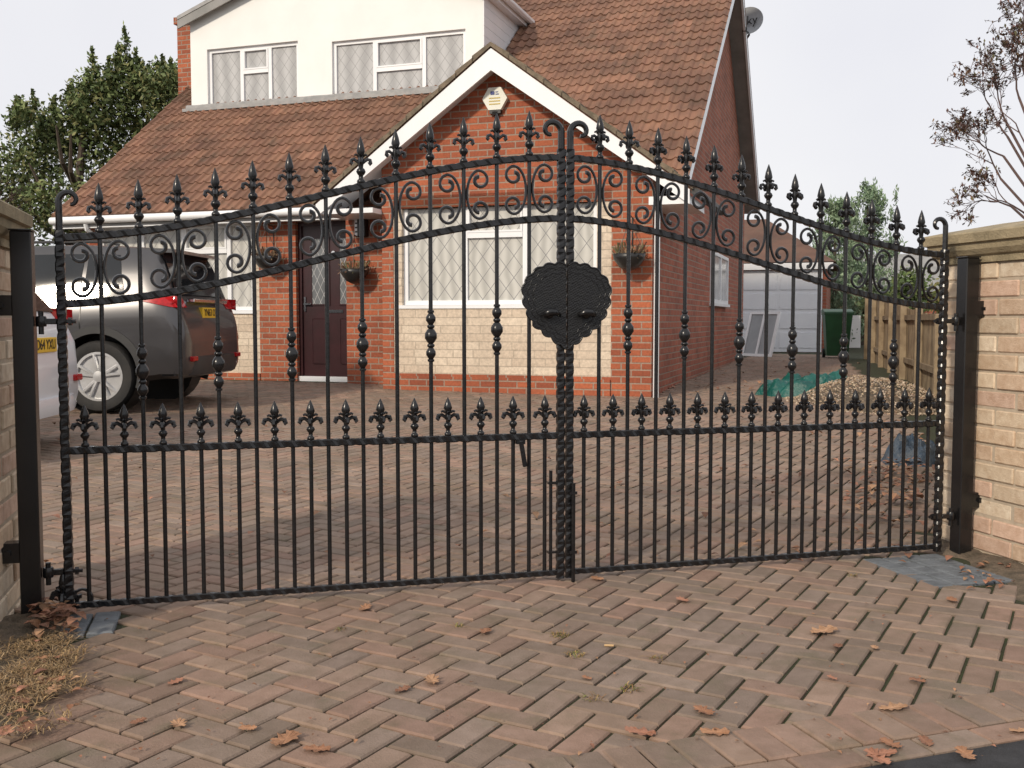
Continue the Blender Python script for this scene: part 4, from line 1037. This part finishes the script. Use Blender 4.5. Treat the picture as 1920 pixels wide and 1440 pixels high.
    mm=MB(); mm.box(px,px+.06,-.26,.26,platez-.055,platez+.055,bev=.003); pl=mm.build('number_plate',K['plate'],r)
    txt('lettering',plate,.105,(px-.002,0,platez),(math.pi/2,0,-math.pi/2),K['ablack'],pl,sx=.90,ext=.0015)
    for wx in wheels:
        for s in (1,-1):
            yy=yat(wx,wr*1.4)
            mm=MB(); mm.lathe([(wr+.050,0),(wr+.050,.30),(.02,.30)],(wx,0,wr+.02),30,'y',caps=False)
            mm.v=[(v[0],s*(yy-.005-v[1]),v[2]) for v in mm.v]; mm.build('wheel_arch_liner',K['ablack'],r,rec=False)
            ro=wr+.125 if suv else wr+.075
            mm=MB(); N=30
            vs=[]
            for i in range(N+1):
                a=math.radians(-18+216*i/N)
                for rr,yo in ((wr+.052,-.03),(wr+.052,.016),(ro,.014),(ro,-.02)):
                    vs.append((wx+rr*math.cos(a),s*(yy+yo),max(wr*.55,wr+.02+rr*math.sin(a))))
            mm.add(vs,[(i*4+k,i*4+(k+1)%4,(i+1)*4+(k+1)%4,(i+1)*4+k) for i in range(N) for k in range(4)])
            mm.build('wheel_arch_trim',K['clad'] if suv else paint,r,ang=40)
            w=emp2('wheel',(wx,s*(yy-.165),wr),r)
            mm=MB(); mm.lathe([(wr*.62,.0),(wr*.92,-.0),(wr,.03),(wr,.125),(wr*.95,.15),(wr*.80,.158),(wr*.68,.14),(wr*.68,.10),(wr*.2,.07)],n=36,axis='y')
            mm.v=[(v[0],s*v[1],v[2]) for v in mm.v]; mm.build('tyre',K['tyre'],w,ang=40)
            mm=MB()
            mm.lathe([(wr*.69,.12),(wr*.69,.146),(wr*.62,.146),(wr*.60,.10)],n=36,axis='y')
            for k in range(5):
                for dd in (-.13,.13):
                    a=k*2*math.pi/5+dd+.3; a2=a+dd*.5
                    mm.tube([(.035*math.cos(a),.128,.035*math.sin(a)),(wr*.4*math.cos(a2-dd*.2),.138,wr*.4*math.sin(a2-dd*.2)),(wr*.64*math.cos(a2),.132,wr*.64*math.sin(a2))],.018,6)
            mm.lathe([(.06,.12),(.055,.148),(.02,.153)],n=12,axis='y')
            mm.v=[(v[0],s*v[1],v[2]) for v in mm.v]; mm.build('rim',K['alloy'],w,ang=40)
    for s in (1,-1):
        mm=MB(); x=(2.9 if suv else 2.55); mm.box(*sorted((x,x-.12)),*sorted((s*.9,s*1.06)),1.0,1.14,bev=.02); mm.build('wing_mirror',paint,r)
        mm=MB(); mm.box(Lc-.22,Lc-.02,*sorted((s*.5,s*.76)),.66,.78,bev=.02); mm.build('headlight',K['clear'],r)
    return r
suv=[(0,.42,.66,.70,.72,.68),(.02,.38,.80,.86,.82,.75),(.05,.35,.88,.95,.865,.79),(.09,.33,.97,1.05,.885,.80),(.14,.33,1.05,1.13,.895,.79),(.19,.33,1.07,1.28,.90,.76),(.27,.33,1.08,1.50,.905,.73),(.33,.32,1.08,1.60,.907,.715),(.48,.3,1.075,1.645,.908,.70),(.8,.29,1.06,1.665,.912,.69),(1.2,.27,1.04,1.675,.915,.685),(2.2,.26,1.01,1.66,.915,.67),(2.75,.26,1.0,1.55,.91,.64),(3.15,.27,.99,1.25,.90,.66),(3.4,.28,.97,1.06,.895,.72),(4.0,.30,.88,.96,.87,.70),(4.3,.33,.74,.82,.78,.6),(4.4,.36,.6,.66,.68,.5)]
car((-3.17,10.85,gz(10.8)),math.radians(177),suv,K['carg'],'dark grey estate style four by four parked in front of the house',(.88,3.5),.355,'YN63 OZE',True,1.10,.99)
hat=[(0,.34,.62,.66,.72,.68),(.03,.28,.75,.82,.78,.74),(.08,.26,.86,.93,.82,.74),(.14,.25,.92,1.02,.83,.70),(.30,.24,.94,1.22,.84,.64),(.5,.24,.95,1.38,.845,.61),(.7,.22,.95,1.44,.85,.6),(1.3,.2,.93,1.47,.855,.61),(2.0,.2,.92,1.44,.855,.6),(2.5,.2,.91,1.28,.85,.58),(3.0,.2,.90,.99,.84,.64),(3.6,.22,.8,.86,.8,.6),(3.85,.26,.66,.7,.7,.5),(3.92,.3,.5,.56,.6,.42)]
car((-3.46,7.50,gz(7.6)),math.radians(185),hat,K['carw'],'white hatchback behind the left gate post, mostly out of view',(.72,3.2),.30,'ND64 YXU',False,1.02,.80)
# ---------------------------------------------------------------- light, world, camera
w=bpy.data.worlds.new('World'); bpy.context.scene.world=w; w.use_nodes=True; nt=w.node_tree; nt.nodes.clear()
out=nd(nt,'ShaderNodeOutputWorld'); b1=nd(nt,'ShaderNodeBackground'); b2=nd(nt,'ShaderNodeBackground'); mx=nd(nt,'ShaderNodeMixShader')
sk=nd(nt,'ShaderNodeTexSky'); sk.sky_type='NISHITA'; sk.sun_disc=False
Sd=Vector((-.58,-.85,.56)).normalized()
sk.sun_elevation=math.asin(Sd.z); sk.sun_rotation=math.atan2(Sd.x,Sd.y); sk.dust_density=3
nt.links.new(sk.outputs[0],b1.inputs[0]); b1.inputs[1].default_value=.12
tc=nd(nt,'ShaderNodeTexCoord'); nz=noi(nt,tc.outputs['Generated'],2.2,4,.5)
cr=mixc(nt,ramp(nt,nz,.35,.65),(.965,.96,.975),(.87,.87,.92)); nt.links.new(cr,b2.inputs[0]); b2.inputs[1].default_value=.98
mx.inputs[0].default_value=.95; nt.links.new(b1.outputs[0],mx.inputs[1]); nt.links.new(b2.outputs[0],mx.inputs[2]); nt.links.new(mx.outputs[0],out.inputs[0])
sl_=bpy.data.lights.new('sun','SUN'); sl_.energy=2.8; sl_.angle=math.radians(4); sl_.color=(1,.88,.72)
so=bpy.data.objects.new('sun',sl_); C.objects.link(so); so.rotation_euler=Sd.to_track_quat('Z','Y').to_euler()
cd=bpy.data.cameras.new('camera'); co=bpy.data.objects.new('camera',cd); C.objects.link(co); co.location=CAM; co.rotation_euler=(math.pi/2-PIT,0,0)
cd.sensor_width=36; cd.lens=36*F/1920; cd.clip_end=1000; cd.clip_start=.05
sc=bpy.context.scene; sc.camera=co; sc.view_settings.view_transform='Standard'; sc.view_settings.look='None'; sc.view_settings.exposure=0
